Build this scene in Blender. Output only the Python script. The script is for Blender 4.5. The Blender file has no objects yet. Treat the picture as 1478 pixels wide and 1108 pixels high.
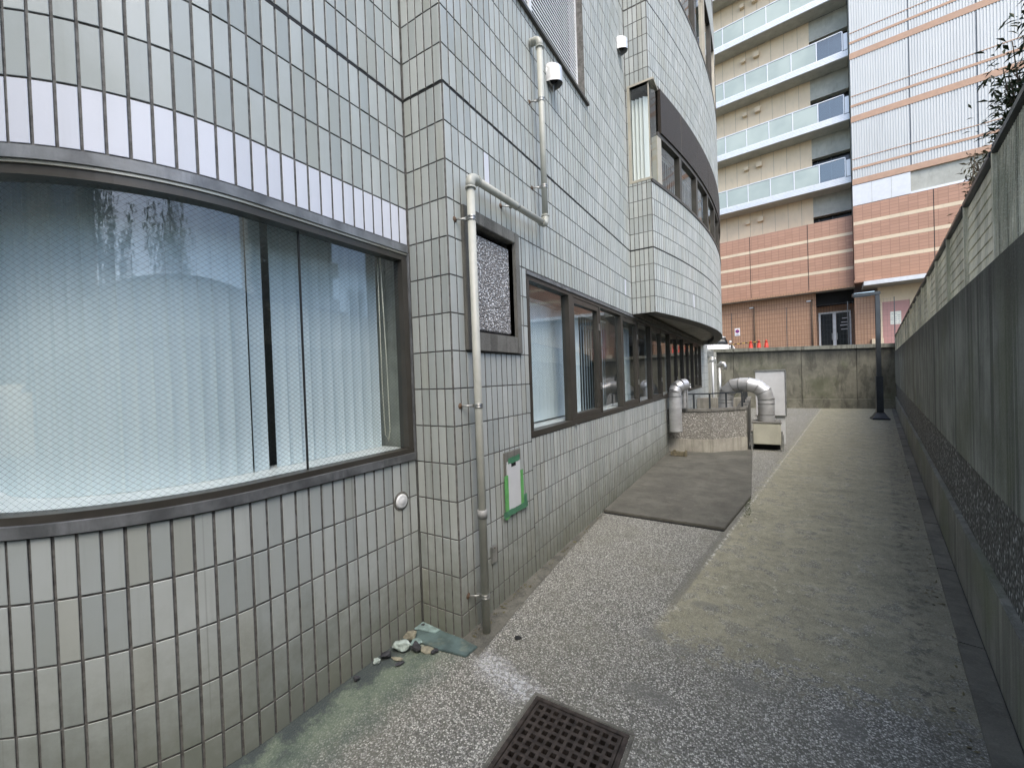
import bpy, bmesh, math, random
import numpy as np
from mathutils import Matrix, Vector, noise as mnoise
random.seed(7)
sc = bpy.context.scene
col = sc.collection
R = math.radians

# ------------------------------------------------------------------ camera, sky, sun, exposure
YAW, PITCH, ROLL, FPX, CAMH = R(31.45), R(-.75), R(-2.04), 586.9, 1.614
cf = Vector((-math.sin(YAW)*math.cos(PITCH), math.cos(YAW)*math.cos(PITCH), math.sin(PITCH)))
cr0 = Vector((math.cos(YAW), math.sin(YAW), 0)); cu0 = cr0.cross(cf)
cr = cr0*math.cos(ROLL)+cu0*math.sin(ROLL); cu = cu0*math.cos(ROLL)-cr0*math.sin(ROLL)
CAM = Vector((0, 0, CAMH))
cd = bpy.data.cameras.new('camera'); cam = bpy.data.objects.new('camera', cd); col.objects.link(cam)
cd.sensor_fit = 'HORIZONTAL'; cd.sensor_width = 36; cd.lens = FPX/1478*36
cd.clip_start = .02; cd.clip_end = 500
cam.matrix_world = Matrix(((cr.x, cu.x, -cf.x, 0), (cr.y, cu.y, -cf.y, 0), (cr.z, cu.z, -cf.z, CAMH), (0, 0, 0, 1)))
sc.camera = cam

SUN_EL, SUN_AZ = 56, 142          # azimuth: degrees clockwise from +Y
world = bpy.data.worlds.new('World'); sc.world = world; world.use_nodes = True
wn = world.node_tree; bg = wn.nodes['Background']
sky = wn.nodes.new('ShaderNodeTexSky'); sky.sky_type = 'NISHITA'; sky.sun_disc = False
sky.sun_elevation = R(SUN_EL); sky.sun_rotation = R(SUN_AZ)
sky.air_density = 1.0; sky.dust_density = 2.0; sky.ozone_density = 0.7
wn.links.new(sky.outputs[0], bg.inputs[0]); bg.inputs[1].default_value = .15
sd = bpy.data.lights.new('sun', 'SUN'); sun = bpy.data.objects.new('sun', sd); col.objects.link(sun)
sd.energy = .75; sd.angle = R(35); sd.color = (1, .95, .83)
sdir = Vector((math.sin(R(SUN_AZ))*math.cos(R(SUN_EL)), math.cos(R(SUN_AZ))*math.cos(R(SUN_EL)), math.sin(R(SUN_EL))))
sun.rotation_euler = sdir.to_track_quat('Z', 'Y').to_euler(); sun.location = (0, -5, 30)
vs = sc.view_settings
vs.view_transform = 'Standard'; vs.look = 'None'; vs.exposure = 1.55; vs.gamma = 1
sc.cycles.max_bounces = 10; sc.cycles.transparent_max_bounces = 16; sc.cycles.use_denoising = True

# ------------------------------------------------------------------ material helpers
class NT:
    def __init__(s, name):
        m = bpy.data.materials.new(name); m.use_nodes = True
        s.m = m; s.nt = m.node_tree; s.b = s.nt.nodes['Principled BSDF']
    def n(s, t, **kw):
        nd = s.nt.nodes.new(t)
        for k, v in kw.items(): setattr(nd, k, v)
        return nd
    def put(s, sock, v):
        if hasattr(v, 'is_linked') or isinstance(v, bpy.types.NodeSocket): s.nt.links.new(v, sock)
        else: sock.default_value = v
    def pos(s): return s.n('ShaderNodeNewGeometry').outputs['Position']
    def map(s, v, scale=(1, 1, 1), loc=(0, 0, 0), rot=(0, 0, 0)):
        nd = s.n('ShaderNodeMapping'); s.put(nd.inputs[0], v)
        nd.inputs['Scale'].default_value = scale; nd.inputs['Location'].default_value = loc; nd.inputs['Rotation'].default_value = rot
        return nd.outputs[0]
    def noise(s, v, scale, detail=4, rough=.55, dist=0):
        nd = s.n('ShaderNodeTexNoise'); s.put(nd.inputs['Vector'], v); nd.inputs['Scale'].default_value = scale
        nd.inputs['Detail'].default_value = detail; nd.inputs['Roughness'].default_value = rough; nd.inputs['Distortion'].default_value = dist
        return nd.outputs[0]
    def vor(s, v, scale, feature='F1', rnd=1):
        nd = s.n('ShaderNodeTexVoronoi', feature=feature); s.put(nd.inputs['Vector'], v); nd.inputs['Scale'].default_value = scale
        nd.inputs['Randomness'].default_value = rnd
        return nd
    def math(s, op, a, b=0.0, c=None, clamp=False):
        nd = s.n('ShaderNodeMath', operation=op, use_clamp=clamp); s.put(nd.inputs[0], a); s.put(nd.inputs[1], b)
        if c is not None: s.put(nd.inputs[2], c)
        return nd.outputs[0]
    def rng(s, v, a, b, c=0.0, d=1.0, smooth=True):
        nd = s.n('ShaderNodeMapRange'); nd.interpolation_type = 'SMOOTHSTEP' if smooth else 'LINEAR'
        s.put(nd.inputs[0], v)
        for i, x in enumerate((a, b, c, d)): nd.inputs[i+1].default_value = x
        return nd.outputs[0]
    def mix(s, f, a, b, mode='MIX'):
        nd = s.n('ShaderNodeMix', data_type='RGBA', blend_type=mode)
        s.put(nd.inputs[0], f)
        for i, v in ((6, a), (7, b)):
            if isinstance(v, tuple) and len(v) == 3: v = (*v, 1)
            s.put(nd.inputs[i], v)
        return nd.outputs[2]
    def ramp(s, f, stops, interp='LINEAR'):
        nd = s.n('ShaderNodeValToRGB'); s.put(nd.inputs[0], f); cr_ = nd.color_ramp; cr_.interpolation = interp
        while len(cr_.elements) < len(stops): cr_.elements.new(.5)
        for e, (p, c) in zip(cr_.elements, stops): e.position = p; e.color = (*c, 1) if len(c) == 3 else c
        return nd.outputs[0]
    def xyz(s, v):
        nd = s.n('ShaderNodeSeparateXYZ'); s.put(nd.inputs[0], v); return nd.outputs
    def bump(s, h, strength=.3, dist=.01):
        nd = s.n('ShaderNodeBump'); s.put(nd.inputs['Height'], h); nd.inputs['Strength'].default_value = strength; nd.inputs['Distance'].default_value = dist
        s.nt.links.new(nd.outputs[0], s.b.inputs['Normal'])
    def set(s, color=None, rough=None, metal=None, spec=None):
        for k, v in (('Base Color', color), ('Roughness', rough), ('Metallic', metal), ('Specular IOR Level', spec)):
            if v is None: continue
            if isinstance(v, tuple) and len(v) == 3: v = (*v, 1)
            s.put(s.b.inputs[k], v)
        return s.m

M = {}
def simple(name, c, rough=.6, metal=0, var=.18, scale=6, bumps=0, bscale=200, dirt=None, stretch=(1, 1, 1)):
    t = NT(name); p = t.pos()
    a = t.noise(t.map(p, stretch), scale, 6, .6)
    c0 = tuple(x*(1-var) for x in c); c1 = tuple(min(1, x*(1+var)) for x in c)
    cc = t.mix(t.rng(a, .3, .7), c0, c1)
    if dirt:
        d = t.rng(t.noise(t.map(p, (2.2, 2.2, .5)), 3.1, 8, .65), .5, .72)
        cc = t.mix(t.math('MULTIPLY', d, dirt[1]), cc, dirt[0])
    t.set(cc, t.rng(a, .2, .8, max(.05, rough-.08), min(1, rough+.08)), metal)
    if bumps: t.bump(t.noise(p, bscale, 3, .6), bumps, .004)
    M[name] = t.m
    return t.m

def tile_mat(name, ca, cb, island, dirtamt=1.0):
    t = NT(name); p = t.pos()
    if island: rnd = t.n('ShaderNodeNewGeometry').outputs['Random Per Island']
    else: rnd = t.n('ShaderNodeObjectInfo').outputs['Random']
    c = t.mix(rnd, ca, cb)
    # a few tiles fired a shade differently
    odd = t.math('MULTIPLY', t.rng(t.math('FRACT', t.math('MULTIPLY', rnd, 37.7)), .88, .93), dirtamt*dirtamt)
    c = t.mix(t.math('MULTIPLY', odd, .38), c, (.36, .355, .29))
    cloud = t.rng(t.noise(p, 1.7, 6, .62), .3, .72)
    c = t.mix(t.math('MULTIPLY', cloud, .38*dirtamt), c, (.30, .315, .27))
    streak = t.rng(t.noise(t.map(p, (26, 26, 2.2)), 1.0, 5, .6), .55, .8)
    c = t.mix(t.math('MULTIPLY', streak, .16*dirtamt), c, (.19, .19, .165))
    run = t.rng(t.noise(t.map(p, (7, 7, .25)), 1.0, 4, .6), .56, .74)
    z = t.xyz(p)[2]
    sillrun = t.math('MULTIPLY', t.rng(z, .05, .5), t.rng(z, 1.1, 1.16, 1, 0))
    c = t.mix(t.math('MULTIPLY', run, t.math('MULTIPLY_ADD', sillrun, .20*dirtamt, .36*dirtamt)), c, (.20, .205, .165))
    drip = t.math('MULTIPLY', t.rng(t.noise(t.map(p, (34, 34, .12)), 1, 3, .5), .62, .72), sillrun)
    c = t.mix(t.math('MULTIPLY', drip, .5*dirtamt), c, (.12, .12, .10))
    low = t.math('MULTIPLY', t.rng(t.math('ADD', z, t.math('MULTIPLY', t.noise(p, 9, 5, .7), .6)), .28, 1.05, 1, 0), .70*dirtamt)
    c = t.mix(low, c, (.12, .125, .085))
    sp = t.rng(t.noise(p, 90, 4, .7), .66, .74)
    c = t.mix(t.math('MULTIPLY', sp, .25*dirtamt), c, (.14, .14, .11))
    t.set(c, t.rng(cloud, 0, 1, .38, .62), 0, .35)
    t.bump(t.math('ADD', t.noise(p, 38, 3, .6), t.math('MULTIPLY', t.noise(p, 420, 2, .6), .35)), .22, .003)
    M[name] = t.m
for isl, sfx in ((False, ''), (True, '_field')):
    tile_mat('tile'+sfx, (.360, .388, .378), (.490, .512, .490), isl)
    tile_mat('tile_white'+sfx, (.62, .63, .675), (.68, .685, .73), isl, .28)

def grout():
    t = NT('grout'); p = t.pos()
    a = t.noise(p, 24, 6, .65)
    c = t.mix(t.rng(a, .3, .7), (.095, .09, .082), (.20, .192, .178))
    w = t.rng(t.noise(t.map(p, (9, 9, 2)), 2.0, 5, .7), .66, .74)
    c = t.mix(t.math('MULTIPLY', w, .5), c, (.38, .38, .37))
    t.set(c, .92); t.bump(t.noise(p, 160, 4, .7), .5, .004); M['grout'] = t.m
grout()
simple('black_joint', (.012, .012, .012), .7)
simple('bronze', (.070, .063, .052), .42, .35, .14, 5, .08, 300)
simple('flashing', (.16, .165, .167), .5, .3, .35, 7, .1, 120, ((.36, .37, .38), .5))
simple('champagne', (.50, .46, .37), .35, .4, .08)
simple('pvc', (.43, .43, .375), .45, 0, .10, 7, .05, 60, ((.24, .23, .19), .5))
simple('pvc_grey', (.30, .30, .29), .45, 0, .1)
simple('galv', (.46, .46, .44), .42, .9, .2, 14)
simple('rust', (.13, .085, .055), .8, .2, .35, 30)
simple('white_paint', (.74, .745, .74), .4, 0, .05)
simple('white_panel', (.64, .65, .655), .38, 0, .04)
simple('green_tape', (.13, .40, .12), .5, 0, .15, 30)
simple('green_tape_dark', (.07, .21, .12), .45, 0, .25, 30)
simple('beige_box', (.50, .49, .40), .5, .1, .08, 5, 0, 0, ((.33, .31, .25), .25))
simple('navy_metal', (.035, .042, .052), .4, .3, .2)
simple('lamp_grey', (.06, .068, .075), .4, .5, .15)
simple('iron', (.062, .050, .042), .62, .55, .45, 26, .4, 260)
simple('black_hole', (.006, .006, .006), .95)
simple('ceiling', (.62, .60, .55), .85, 0, .04)
simple('room', (.20, .19, .17), .9)
simple('carpet', (.05, .05, .05), .95)
simple('dark_louvre', (.040, .031, .024), .5, .3, .3, 40, .6, 500)
simple('white_alu', (.70, .71, .71), .38, .2, .05)
simple('beige_wall', (.66, .54, .38), .7, 0, .06, 1.2, 0, 0, ((.42, .36, .26), .25))
simple('pale_concrete', (.40, .40, .35), .8, 0, .12, 2.5, .1, 60, ((.26, .26, .22), .5))
simple('tan_band', (.44, .28, .19), .7, 0, .08)
simple('pink_door', (.46, .25, .22), .6, 0, .05)
simple('asphalt', (.055, .055, .055), .9, 0, .2, 40, .3)
simple('cone_red', (.62, .045, .02), .45, 0, .1)
simple('rubber', (.02, .02, .02), .8)
simple('car_paint', (.78, .78, .78), .18, 0, .01)
simple('car_glass', (.015, .018, .02), .05)
simple('headlight', (.35, .36, .38), .12, .3)
simple('yellow', (.62, .42, .06), .5)
simple('sign_white', (.78, .78, .78), .4, 0, .01)
simple('sign_blue', (.02, .06, .32), .4, 0, .01)
simple('sign_red', (.55, .03, .04), .4, 0, .01)
simple('sign_text', (.25, .25, .27), .5, 0, .01)
simple('paper', (.72, .72, .62), .7, 0, .03)
simple('teal_board', (.085, .125, .12), .7, 0, .35, 9, .3, 120, ((.25, .26, .18), .6))
simple('wood_old', (.15, .13, .085), .85, 0, .35, 18, .4)
simple('rock_pale', (.36, .42, .385), .85, 0, .35, 28, .8, 90)
simple('rock_teal', (.22, .30, .285), .8, 0, .3, 20, .6, 90)
simple('rock_dark', (.035, .036, .040), .7, 0, .4, 24, .6, 90)
simple('rock_tan', (.24, .225, .165), .85, 0, .3, 30, .7, 90)
simple('dark_window', (.02, .022, .022), .12)
simple('stem', (.10, .075, .05), .85)
simple('cord', (.6, .57, .45), .6)
simple('interior_wall', (.30, .31, .27), .8)

def blind_mat():
    t = NT('blind'); p = t.pos()
    t.set(t.mix(t.rng(t.noise(t.map(p, (120, 120, 3)), 1, 3), .3, .7), (.66, .75, .79), (.76, .83, .86)), .75)
    t.b.inputs['Transmission Weight'].default_value = 0
    M['blind'] = t.m
blind_mat()

def blind_white():
    t = NT('blind_white'); t.set((.80, .80, .77), .75); M['blind_white'] = t.m
blind_white()
def concrete(name, c, dark, streaks=.6, green=None, topz=None, rough=.85, sx=9, sz=.32):
    t = NT(name); p = t.pos()
    a = t.noise(p, 2.2, 8, .65)
    cc = t.mix(t.rng(a, .3, .7), tuple(x*.72 for x in c), tuple(x*1.2 for x in c))
    s1 = t.rng(t.noise(t.map(p, (sx, sx, sz)), 1, 9, .7, .3), .48, .60)
    cc = t.mix(t.math('MULTIPLY', s1, streaks), cc, dark)
    s3 = t.rng(t.noise(t.map(p, (sx*2.4, sx*2.4, sz*2.2), (3, 1, 0)), 1, 8, .7), .56, .64)
    cc = t.mix(t.math('MULTIPLY', s3, .45*streaks), cc, tuple(min(1, x*1.7) for x in c))
    s2 = t.rng(t.noise(t.map(p, (1, 1, .8), (7, 3, 1)), 1.3, 8, .7), .5, .7)
    cc = t.mix(t.math('MULTIPLY', s2, .55*streaks), cc, tuple(x*.8 for x in dark))
    if green:
        g = t.rng(t.noise(t.map(p, (1.1, 1.1, .9), (2, 9, 4)), 1.1, 5, .6), .5, .68)
        cc = t.mix(t.math('MULTIPLY', g, .6), cc, green)
    if topz:   # soot runs hanging down from the coping
        z = t.xyz(p)[2]
        k = t.math('ADD', z, t.math('MULTIPLY', t.noise(t.map(p, (6, 6, .2)), 1, 5, .65), topz[2]))
        cc = t.mix(t.math('MULTIPLY', t.rng(k, topz[0], topz[1]), topz[3]), cc, (.018, .019, .017))
    pits = t.rng(t.noise(p, 75, 3, .6), .68, .74)
    cc = t.mix(t.math('MULTIPLY', pits, .5), cc, tuple(x*.5 for x in dark))
    gr = t.noise(p, 170, 4, .75)
    cc = t.mix(t.math('MULTIPLY', t.rng(gr, .54, .66), .5), cc, tuple(min(1, x*1.6) for x in c)); cc = t.mix(t.math('MULTIPLY', t.rng(gr, .46, .34), .5), cc, dark)
    t.set(cc, rough); t.bump(t.math('ADD', t.noise(p, 45, 6, .7), t.math('MULTIPLY', a, 2)), .35, .008)
    M[name] = t.m
concrete('concrete_right', (.19, .20, .175), (.042, .047, .038), .9, (.085, .095, .05), (2.15, 2.6, .9, .75), .85, 8, .22)
concrete('concrete_foot', (.185, .185, .16), (.075, .078, .06), .6, (.10, .12, .06))
concrete('concrete_far', (.175, .168, .13), (.045, .044, .033), .6, (.085, .095, .05), (2.05, 2.75, .75, .9), .85, 2.6, .9)
concrete('concrete_coping', (.20, .197, .16), (.07, .07, .052), .6)
concrete('concrete_frame', (.17, .165, .145), (.055, .052, .045), .6)
concrete('concrete_light', (.36, .34, .29), (.15, .145, .115), .45)
concrete('concrete_slab', (.108, .104, .086), (.060, .058, .047), .5, None, None, .85, 4, .9)
concrete('concrete_strip', (.140, .135, .112), (.045, .046, .04), .6, None, None, .85, 5, 5)
concrete('fence_concrete', (.78, .73, .58), (.34, .33, .25), .6, (.36, .37, .24))
concrete('fence_weathered', (.70, .66, .53), (.17, .165, .125), .8, (.30, .31, .22))

def agg_mat(name, scale, matrix, lo, mid, hi, k=(.35, .72)):
    t = NT(name); p = t.pos()
    pw = t.n('ShaderNodeVectorMath', operation='ADD'); t.put(pw.inputs[0], p)
    v = t.vor(p, scale); cells = t.xyz(v.outputs['Color'])
    c = t.ramp(cells[0], [(0, lo), (k[0], mid), (k[1], mid), (.9, hi), (1, hi)])
    edge = t.rng(v.outputs['Distance'], .38, .62)
    c = t.mix(edge, c, matrix)
    cl = t.rng(t.noise(p, 2.5, 6, .65), .35, .7)
    c = t.mix(t.math('MULTIPLY', cl, .45), c, matrix)
    t.set(c, .75); t.bump(t.math('SUBTRACT', 1, v.outputs['Distance']), 1.0, .012)
    M[name] = t.m
agg_mat('aggregate_panel', 75, (.20, .19, .18), (.22, .21, .20), (.46, .45, .44), (.9, .9, .9), (.35, .6))
agg_mat('aggregate_wall', 52, (.20, .19, .165), (.22, .21, .18), (.36, .345, .31), (.66, .64, .59))
agg_mat('aggregate_band', 44, (.04, .042, .04), (.05, .052, .05), (.13, .135, .13), (.42, .43, .43))

def ground_mat():
    t = NT('ground_concrete'); p = t.pos(); X, Y, Z = t.xyz(p)
    n1 = t.noise(p, 1.6, 8, .65); n2 = t.noise(p, 6.5, 6, .7); n3 = t.noise(p, 30, 5, .7)
    # worn olive concrete with brushed transverse streaks
    br = t.noise(t.map(p, (3.0, 9, 1), rot=(0, 0, R(-8))), 1, 9, .72, .4); n4 = t.noise(p, 190, 4, .75); n5 = t.noise(p, 14, 9, .75, .6)
    con = t.mix(t.rng(n1, .3, .7), (0.217, 0.210, 0.150), (0.352, 0.333, 0.247))
    con = t.mix(t.math('MULTIPLY', t.rng(br, .44, .62), .34), con, (0.143, 0.138, 0.108))
    con = t.mix(t.math('MULTIPLY', t.rng(t.noise(t.map(p, (4, 10, 1), (4, 4, 0), (0, 0, R(-8))), 1, 9, .75, .4), .55, .68), .34), con, (.44, .415, .33))
    con = t.mix(t.math('MULTIPLY', t.rng(n3, .6, .74), .45), con, (0.540, 0.525, 0.435))
    con = t.mix(t.math('MULTIPLY', t.rng(n2, .55, .72), .45), con, (0.143, 0.147, 0.117))
    con = t.mix(t.math('MULTIPLY', t.rng(n5, .52, .60), .55), con, (.13, .13, .10))
    con = t.mix(t.math('MULTIPLY', t.rng(n5, .47, .38), .45), con, (.40, .385, .32))
    con = t.mix(t.math('MULTIPLY', t.rng(n4, .53, .62), .6), con, (.52, .50, .43))
    con = t.mix(t.math('MULTIPLY', t.rng(n4, .47, .38), .6), con, (.06, .059, .046))
    pc = t.vor(p, 1.3, 'DISTANCE_TO_EDGE'); pw = t.n('ShaderNodeVectorMath', operation='MULTIPLY_ADD'); nz2 = t.n('ShaderNodeTexNoise'); t.put(nz2.inputs['Vector'], p); nz2.inputs['Scale'].default_value = 4; nz2.inputs['Detail'].default_value = 5
    t.put(pw.inputs[0], nz2.outputs['Color']); pw.inputs[1].default_value = (.7, .7, 0); t.put(pw.inputs[2], p); t.put(pc.inputs['Vector'], pw.outputs[0])
    con = t.mix(t.math('MULTIPLY', t.math('MULTIPLY', t.rng(pc.outputs['Distance'], .004, .016, 1, 0), t.rng(n2, .50, .58)), .65), con, (.56, .54, .47))
    con = t.mix(t.math('MULTIPLY', t.rng(t.noise(t.map(p, (1, 1, 1), (5, 2, 0)), 2.6, 7, .68), .56, .64), .42), con, (.12, .122, .095))
    # exposed aggregate
    v = t.vor(p, 135); cells = t.xyz(v.outputs['Color'])
    ag = t.ramp(cells[0], [(0, (.06, .06, .058)), (.25, (.15, .15, .145)), (.5, (.26, .262, .255)), (.8, (.40, .40, .39)), (1, (.66, .66, .645))])
    ag = t.mix(t.rng(v.outputs['Distance'], .42, .72), ag, (.12, .12, .11))
    ag = t.mix(t.math('MULTIPLY', t.rng(n1, .40, .70), .40), ag, (0.173, 0.173, 0.143))
    ag = t.mix(t.math('MULTIPLY', t.rng(n2, .58, .72), .55), ag, (0.105, 0.105, 0.099))
    ag = t.mix(1.0, ag, (1.02, 1.0, .92), 'MULTIPLY'); con = t.mix(1.0, con, (1.0, .985, .89), 'MULTIPLY')
    wob = t.math('MULTIPLY', t.math('SUBTRACT', n2, .5), .55)
    line = t.math('SUBTRACT', X, t.math('MULTIPLY_ADD', t.math('SUBTRACT', Y, 2.99), .15, -.55))
    m1 = t.rng(t.math('ADD', line, t.math('MULTIPLY', wob, t.rng(Y, 4.6, 8, .12, 1.6))), -.05, .05, 1, 0)
    rag = t.math('MULTIPLY', t.math('SUBTRACT', n5, .5), 1.5)
    near = t.rng(t.math('ADD', t.math('ADD', Y, t.math('MULTIPLY', wob, 1.3)), rag), 2.48, 2.66, 1, 0)
    worn = t.math('MULTIPLY', t.rng(t.math('ADD', t.math('ADD', n2, t.math('MULTIPLY', n1, .6)), t.math('MULTIPLY', rag, .25)), .80, .90), .65)
    inside = t.math('MAXIMUM', t.math('MAXIMUM', t.math('MAXIMUM', m1, near), worn), .20)
    c = t.mix(inside, con, ag)
    # dark sealed joint beside the aggregate, pale chips along it
    jn = t.math('MULTIPLY', t.rng(t.math('ABSOLUTE', t.math('ADD', line, .02)), .025, .05, 1, 0), t.math('MULTIPLY', t.rng(Y, 2.85, 3.1), t.rng(Y, 5.2, 6.0, 1, 0)))
    c = t.mix(t.math('MULTIPLY', jn, .6), c, (.12, .118, .10))
    chip = t.math('MULTIPLY', t.rng(t.math('ABSOLUTE', t.math('SUBTRACT', line, .015)), .008, .02, 1, 0), t.math('MULTIPLY', t.rng(n3, .5, .58), t.rng(Y, 3.5, 3.8)))
    c = t.mix(t.math('MULTIPLY', chip, .8), c, (.55, .54, .48))
    # spilled mortar discs and stains
    for (x0, y0, a, b, ang, k) in STAINS:
        q = t.xyz(t.map(t.n('ShaderNodeVectorMath', operation='SUBTRACT').outputs[0], (1/a, 1/b, 0)))
        nd = q[0].node.inputs[0].links[0].from_node.inputs[0].links[0].from_node
        t.put(nd.inputs[0], p); nd.inputs[1].default_value = (x0, y0, 0)
        nd2 = q[0].node.inputs[0].links[0].from_node; nd2.inputs['Rotation'].default_value = (0, 0, ang)
        d = t.math('ADD', t.math('SQRT', t.math('ADD', t.math('POWER', q[0], 2), t.math('POWER', q[1], 2))), t.math('MULTIPLY', wob, .9))
        c = t.mix(t.math('MULTIPLY', t.rng(d, .7, 1.1, 1, 0), k*.7), c, (.14, .14, .125))
    # lime bloom running from the downpipe to the grating
    u = t.math('ADD', t.math('ADD', Y, -1.86), t.math('MULTIPLY', t.math('ADD', X, 1.42), .22))
    lb = t.math('MULTIPLY', t.rng(t.math('ADD', t.math('ABSOLUTE', u), t.math('MULTIPLY', wob, .35)), -.02, .13, 1, 0), t.math('MULTIPLY', t.rng(X, -1.48, -1.38), t.rng(X, -1.05, -.92, 1, 0)))
    c = t.mix(t.math('MULTIPLY', lb, t.math('MULTIPLY', t.rng(n3, .4, .62, .12, .9), t.rng(cells[1], .1, .5, .35, 1))), c, (.60, .61, .63))
    # algae and grime next to the tiled wall
    gw = t.math('ADD', t.math('ADD', X, t.math('MULTIPLY', t.math('SUBTRACT', 1.9, Y), .10)), t.math('MULTIPLY', wob, .75))
    gm = t.math('MULTIPLY', t.rng(gw, -1.72, -1.42, 1, 0), t.rng(t.math('ADD', Y, wob), 1.75, 2.0, 1, 0))
    c = t.mix(t.math('MULTIPLY', gm, .82), c, t.mix(t.rng(n2, .4, .62), (.075, .105, .080), (.15, .19, .135)))
    gd = t.math('MULTIPLY', t.rng(t.math('ADD', gw, t.math('MULTIPLY', wob, .5)), -1.90, -1.74, 1, 0), t.rng(Y, 1.8, 2.0, 1, 0))
    c = t.mix(t.math('MULTIPLY', gd, .8), c, (.045, .055, .058))
    # dirt along the right-hand gutter
    rw = t.math('SUBTRACT', X, t.math('MULTIPLY_ADD', t.math('SUBTRACT', Y, 2.89), .1885, .80))
    dm = t.rng(t.math('ADD', rw, t.math('MULTIPLY', wob, .5)), -.36, .02)
    c = t.mix(t.math('MULTIPLY', dm, .42), c, (.085, .083, .068))
    dm2 = t.math('MULTIPLY', t.rng(t.math('ABSOLUTE', t.math('ADD', rw, .1)), .02, .1, 1, 0), t.rng(n5, .50, .60))
    c = t.mix(t.math('MULTIPLY', dm2, .6), c, (.045, .042, .034))
    # hairline cracks
    ck = t.vor(t.n('ShaderNodeVectorMath', operation='ADD').outputs[0], .8, 'DISTANCE_TO_EDGE')
    nd = ck.inputs['Vector'].links[0].from_node; t.put(nd.inputs[0], p)
    sc_ = t.n('ShaderNodeVectorMath', operation='SCALE'); nz = t.n('ShaderNodeTexNoise'); t.put(nz.inputs['Vector'], p); nz.inputs['Scale'].default_value = 3
    t.put(sc_.inputs[0], nz.outputs['Color']); sc_.inputs['Scale'].default_value = .5; t.put(nd.inputs[1], sc_.outputs[0])
    crk = t.math('MULTIPLY', t.rng(ck.outputs['Distance'], .002, .007, 1, 0), t.rng(n1, .45, .55))
    c = t.mix(t.math('MULTIPLY', crk, .22), c, (.08, .08, .065))
    t.set(c, t.rng(n2, .3, .7, .72, .92))
    h = t.math('ADD', t.math('MULTIPLY', t.math('MULTIPLY', t.math('SUBTRACT', 1, v.outputs['Distance']), inside), 1.0), t.math('ADD', t.math('MULTIPLY', n3, .6), t.math('MULTIPLY', crk, -.5)))
    t.bump(h, .5, .006)
    M['ground'] = t.m
STAINS = [(-.62, 2.56, .085, .07, 0, .75), (-.42, 2.50, .075, .06, .3, .6), (-.10, 2.36, .09, .06, .2, .7), (.30, 2.30, .07, .10, .5, .85), (-.52, 2.06, .14, .07, -.3, .8), (-1.02, 2.10, .055, .05, 0, -.0), (-.36, 3.05, .10, .06, .3, .6), (.08, 2.75, .05, .11, .2, .5)]
ground_mat()

def glass_mat(name, wired, tint=(.91, .95, .94), ior=1.75):
    t = NT(name); nt = t.nt; out = nt.nodes['Material Output']; nt.nodes.remove(t.b)
    tr = t.n('ShaderNodeBsdfTransparent'); tr.inputs[0].default_value = (*tint, 1)
    gl = t.n('ShaderNodeBsdfGlossy'); gl.inputs['Color'].default_value = (1, 1, 1, 1); gl.inputs['Roughness'].default_value = .0
    p = t.pos()
    bp = t.n('ShaderNodeBump'); t.put(bp.inputs['Height'], t.noise(p, 1.6, 1, .4)); bp.inputs['Strength'].default_value = .05; bp.inputs['Distance'].default_value = .02
    fr = t.n('ShaderNodeFresnel'); t.put(fr.inputs[0], t.rng(t.n('ShaderNodeNewGeometry').outputs['Backfacing'], 0, 1, ior, 1/ior, False))   # thin sheet: the same from either side
    nt.links.new(bp.outputs[0], gl.inputs['Normal'])
    mx = t.n('ShaderNodeMixShader'); t.put(mx.inputs[0], fr.outputs[0]); t.put(mx.inputs[1], tr.outputs[0]); t.put(mx.inputs[2], gl.outputs[0])
    last = mx.outputs[0]
    if wired:
        uv = t.n('ShaderNodeUVMap').outputs[0]; u, v, _ = t.xyz(uv)
        a = t.math('ADD', t.math('DIVIDE', u, .031), t.math('DIVIDE', v, .0235)); b = t.math('SUBTRACT', t.math('DIVIDE', u, .031), t.math('DIVIDE', v, .0235))
        la = t.math('ABSOLUTE', t.math('SUBTRACT', t.math('FRACT', a), .5)); lb = t.math('ABSOLUTE', t.math('SUBTRACT', t.math('FRACT', b), .5))
        w = t.math('MAXIMUM', t.math('LESS_THAN', la, .026), t.math('LESS_THAN', lb, .026))
        df = t.n('ShaderNodeBsdfDiffuse'); df.inputs[0].default_value = (.10, .12, .12, 1)
        m2 = t.n('ShaderNodeMixShader'); t.put(m2.inputs[0], t.math('MULTIPLY', w, .75)); t.put(m2.inputs[1], last); t.put(m2.inputs[2], df.outputs[0]); last = m2.outputs[0]
    nt.links.new(last, out.inputs[0]); M[name] = t.m
glass_mat('wired_glass', True); glass_mat('glass', False); glass_mat('far_glass', False, (.55, .62, .60), 2.0)

def frosted():
    t = NT('frosted_glass'); p = t.pos()
    t.set(t.mix(t.rng(t.noise(p, .6, 3), .35, .65), (.34, .39, .345), (.43, .48, .42)), .15, 0, .6); M['frosted_glass'] = t.m
frosted()

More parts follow.
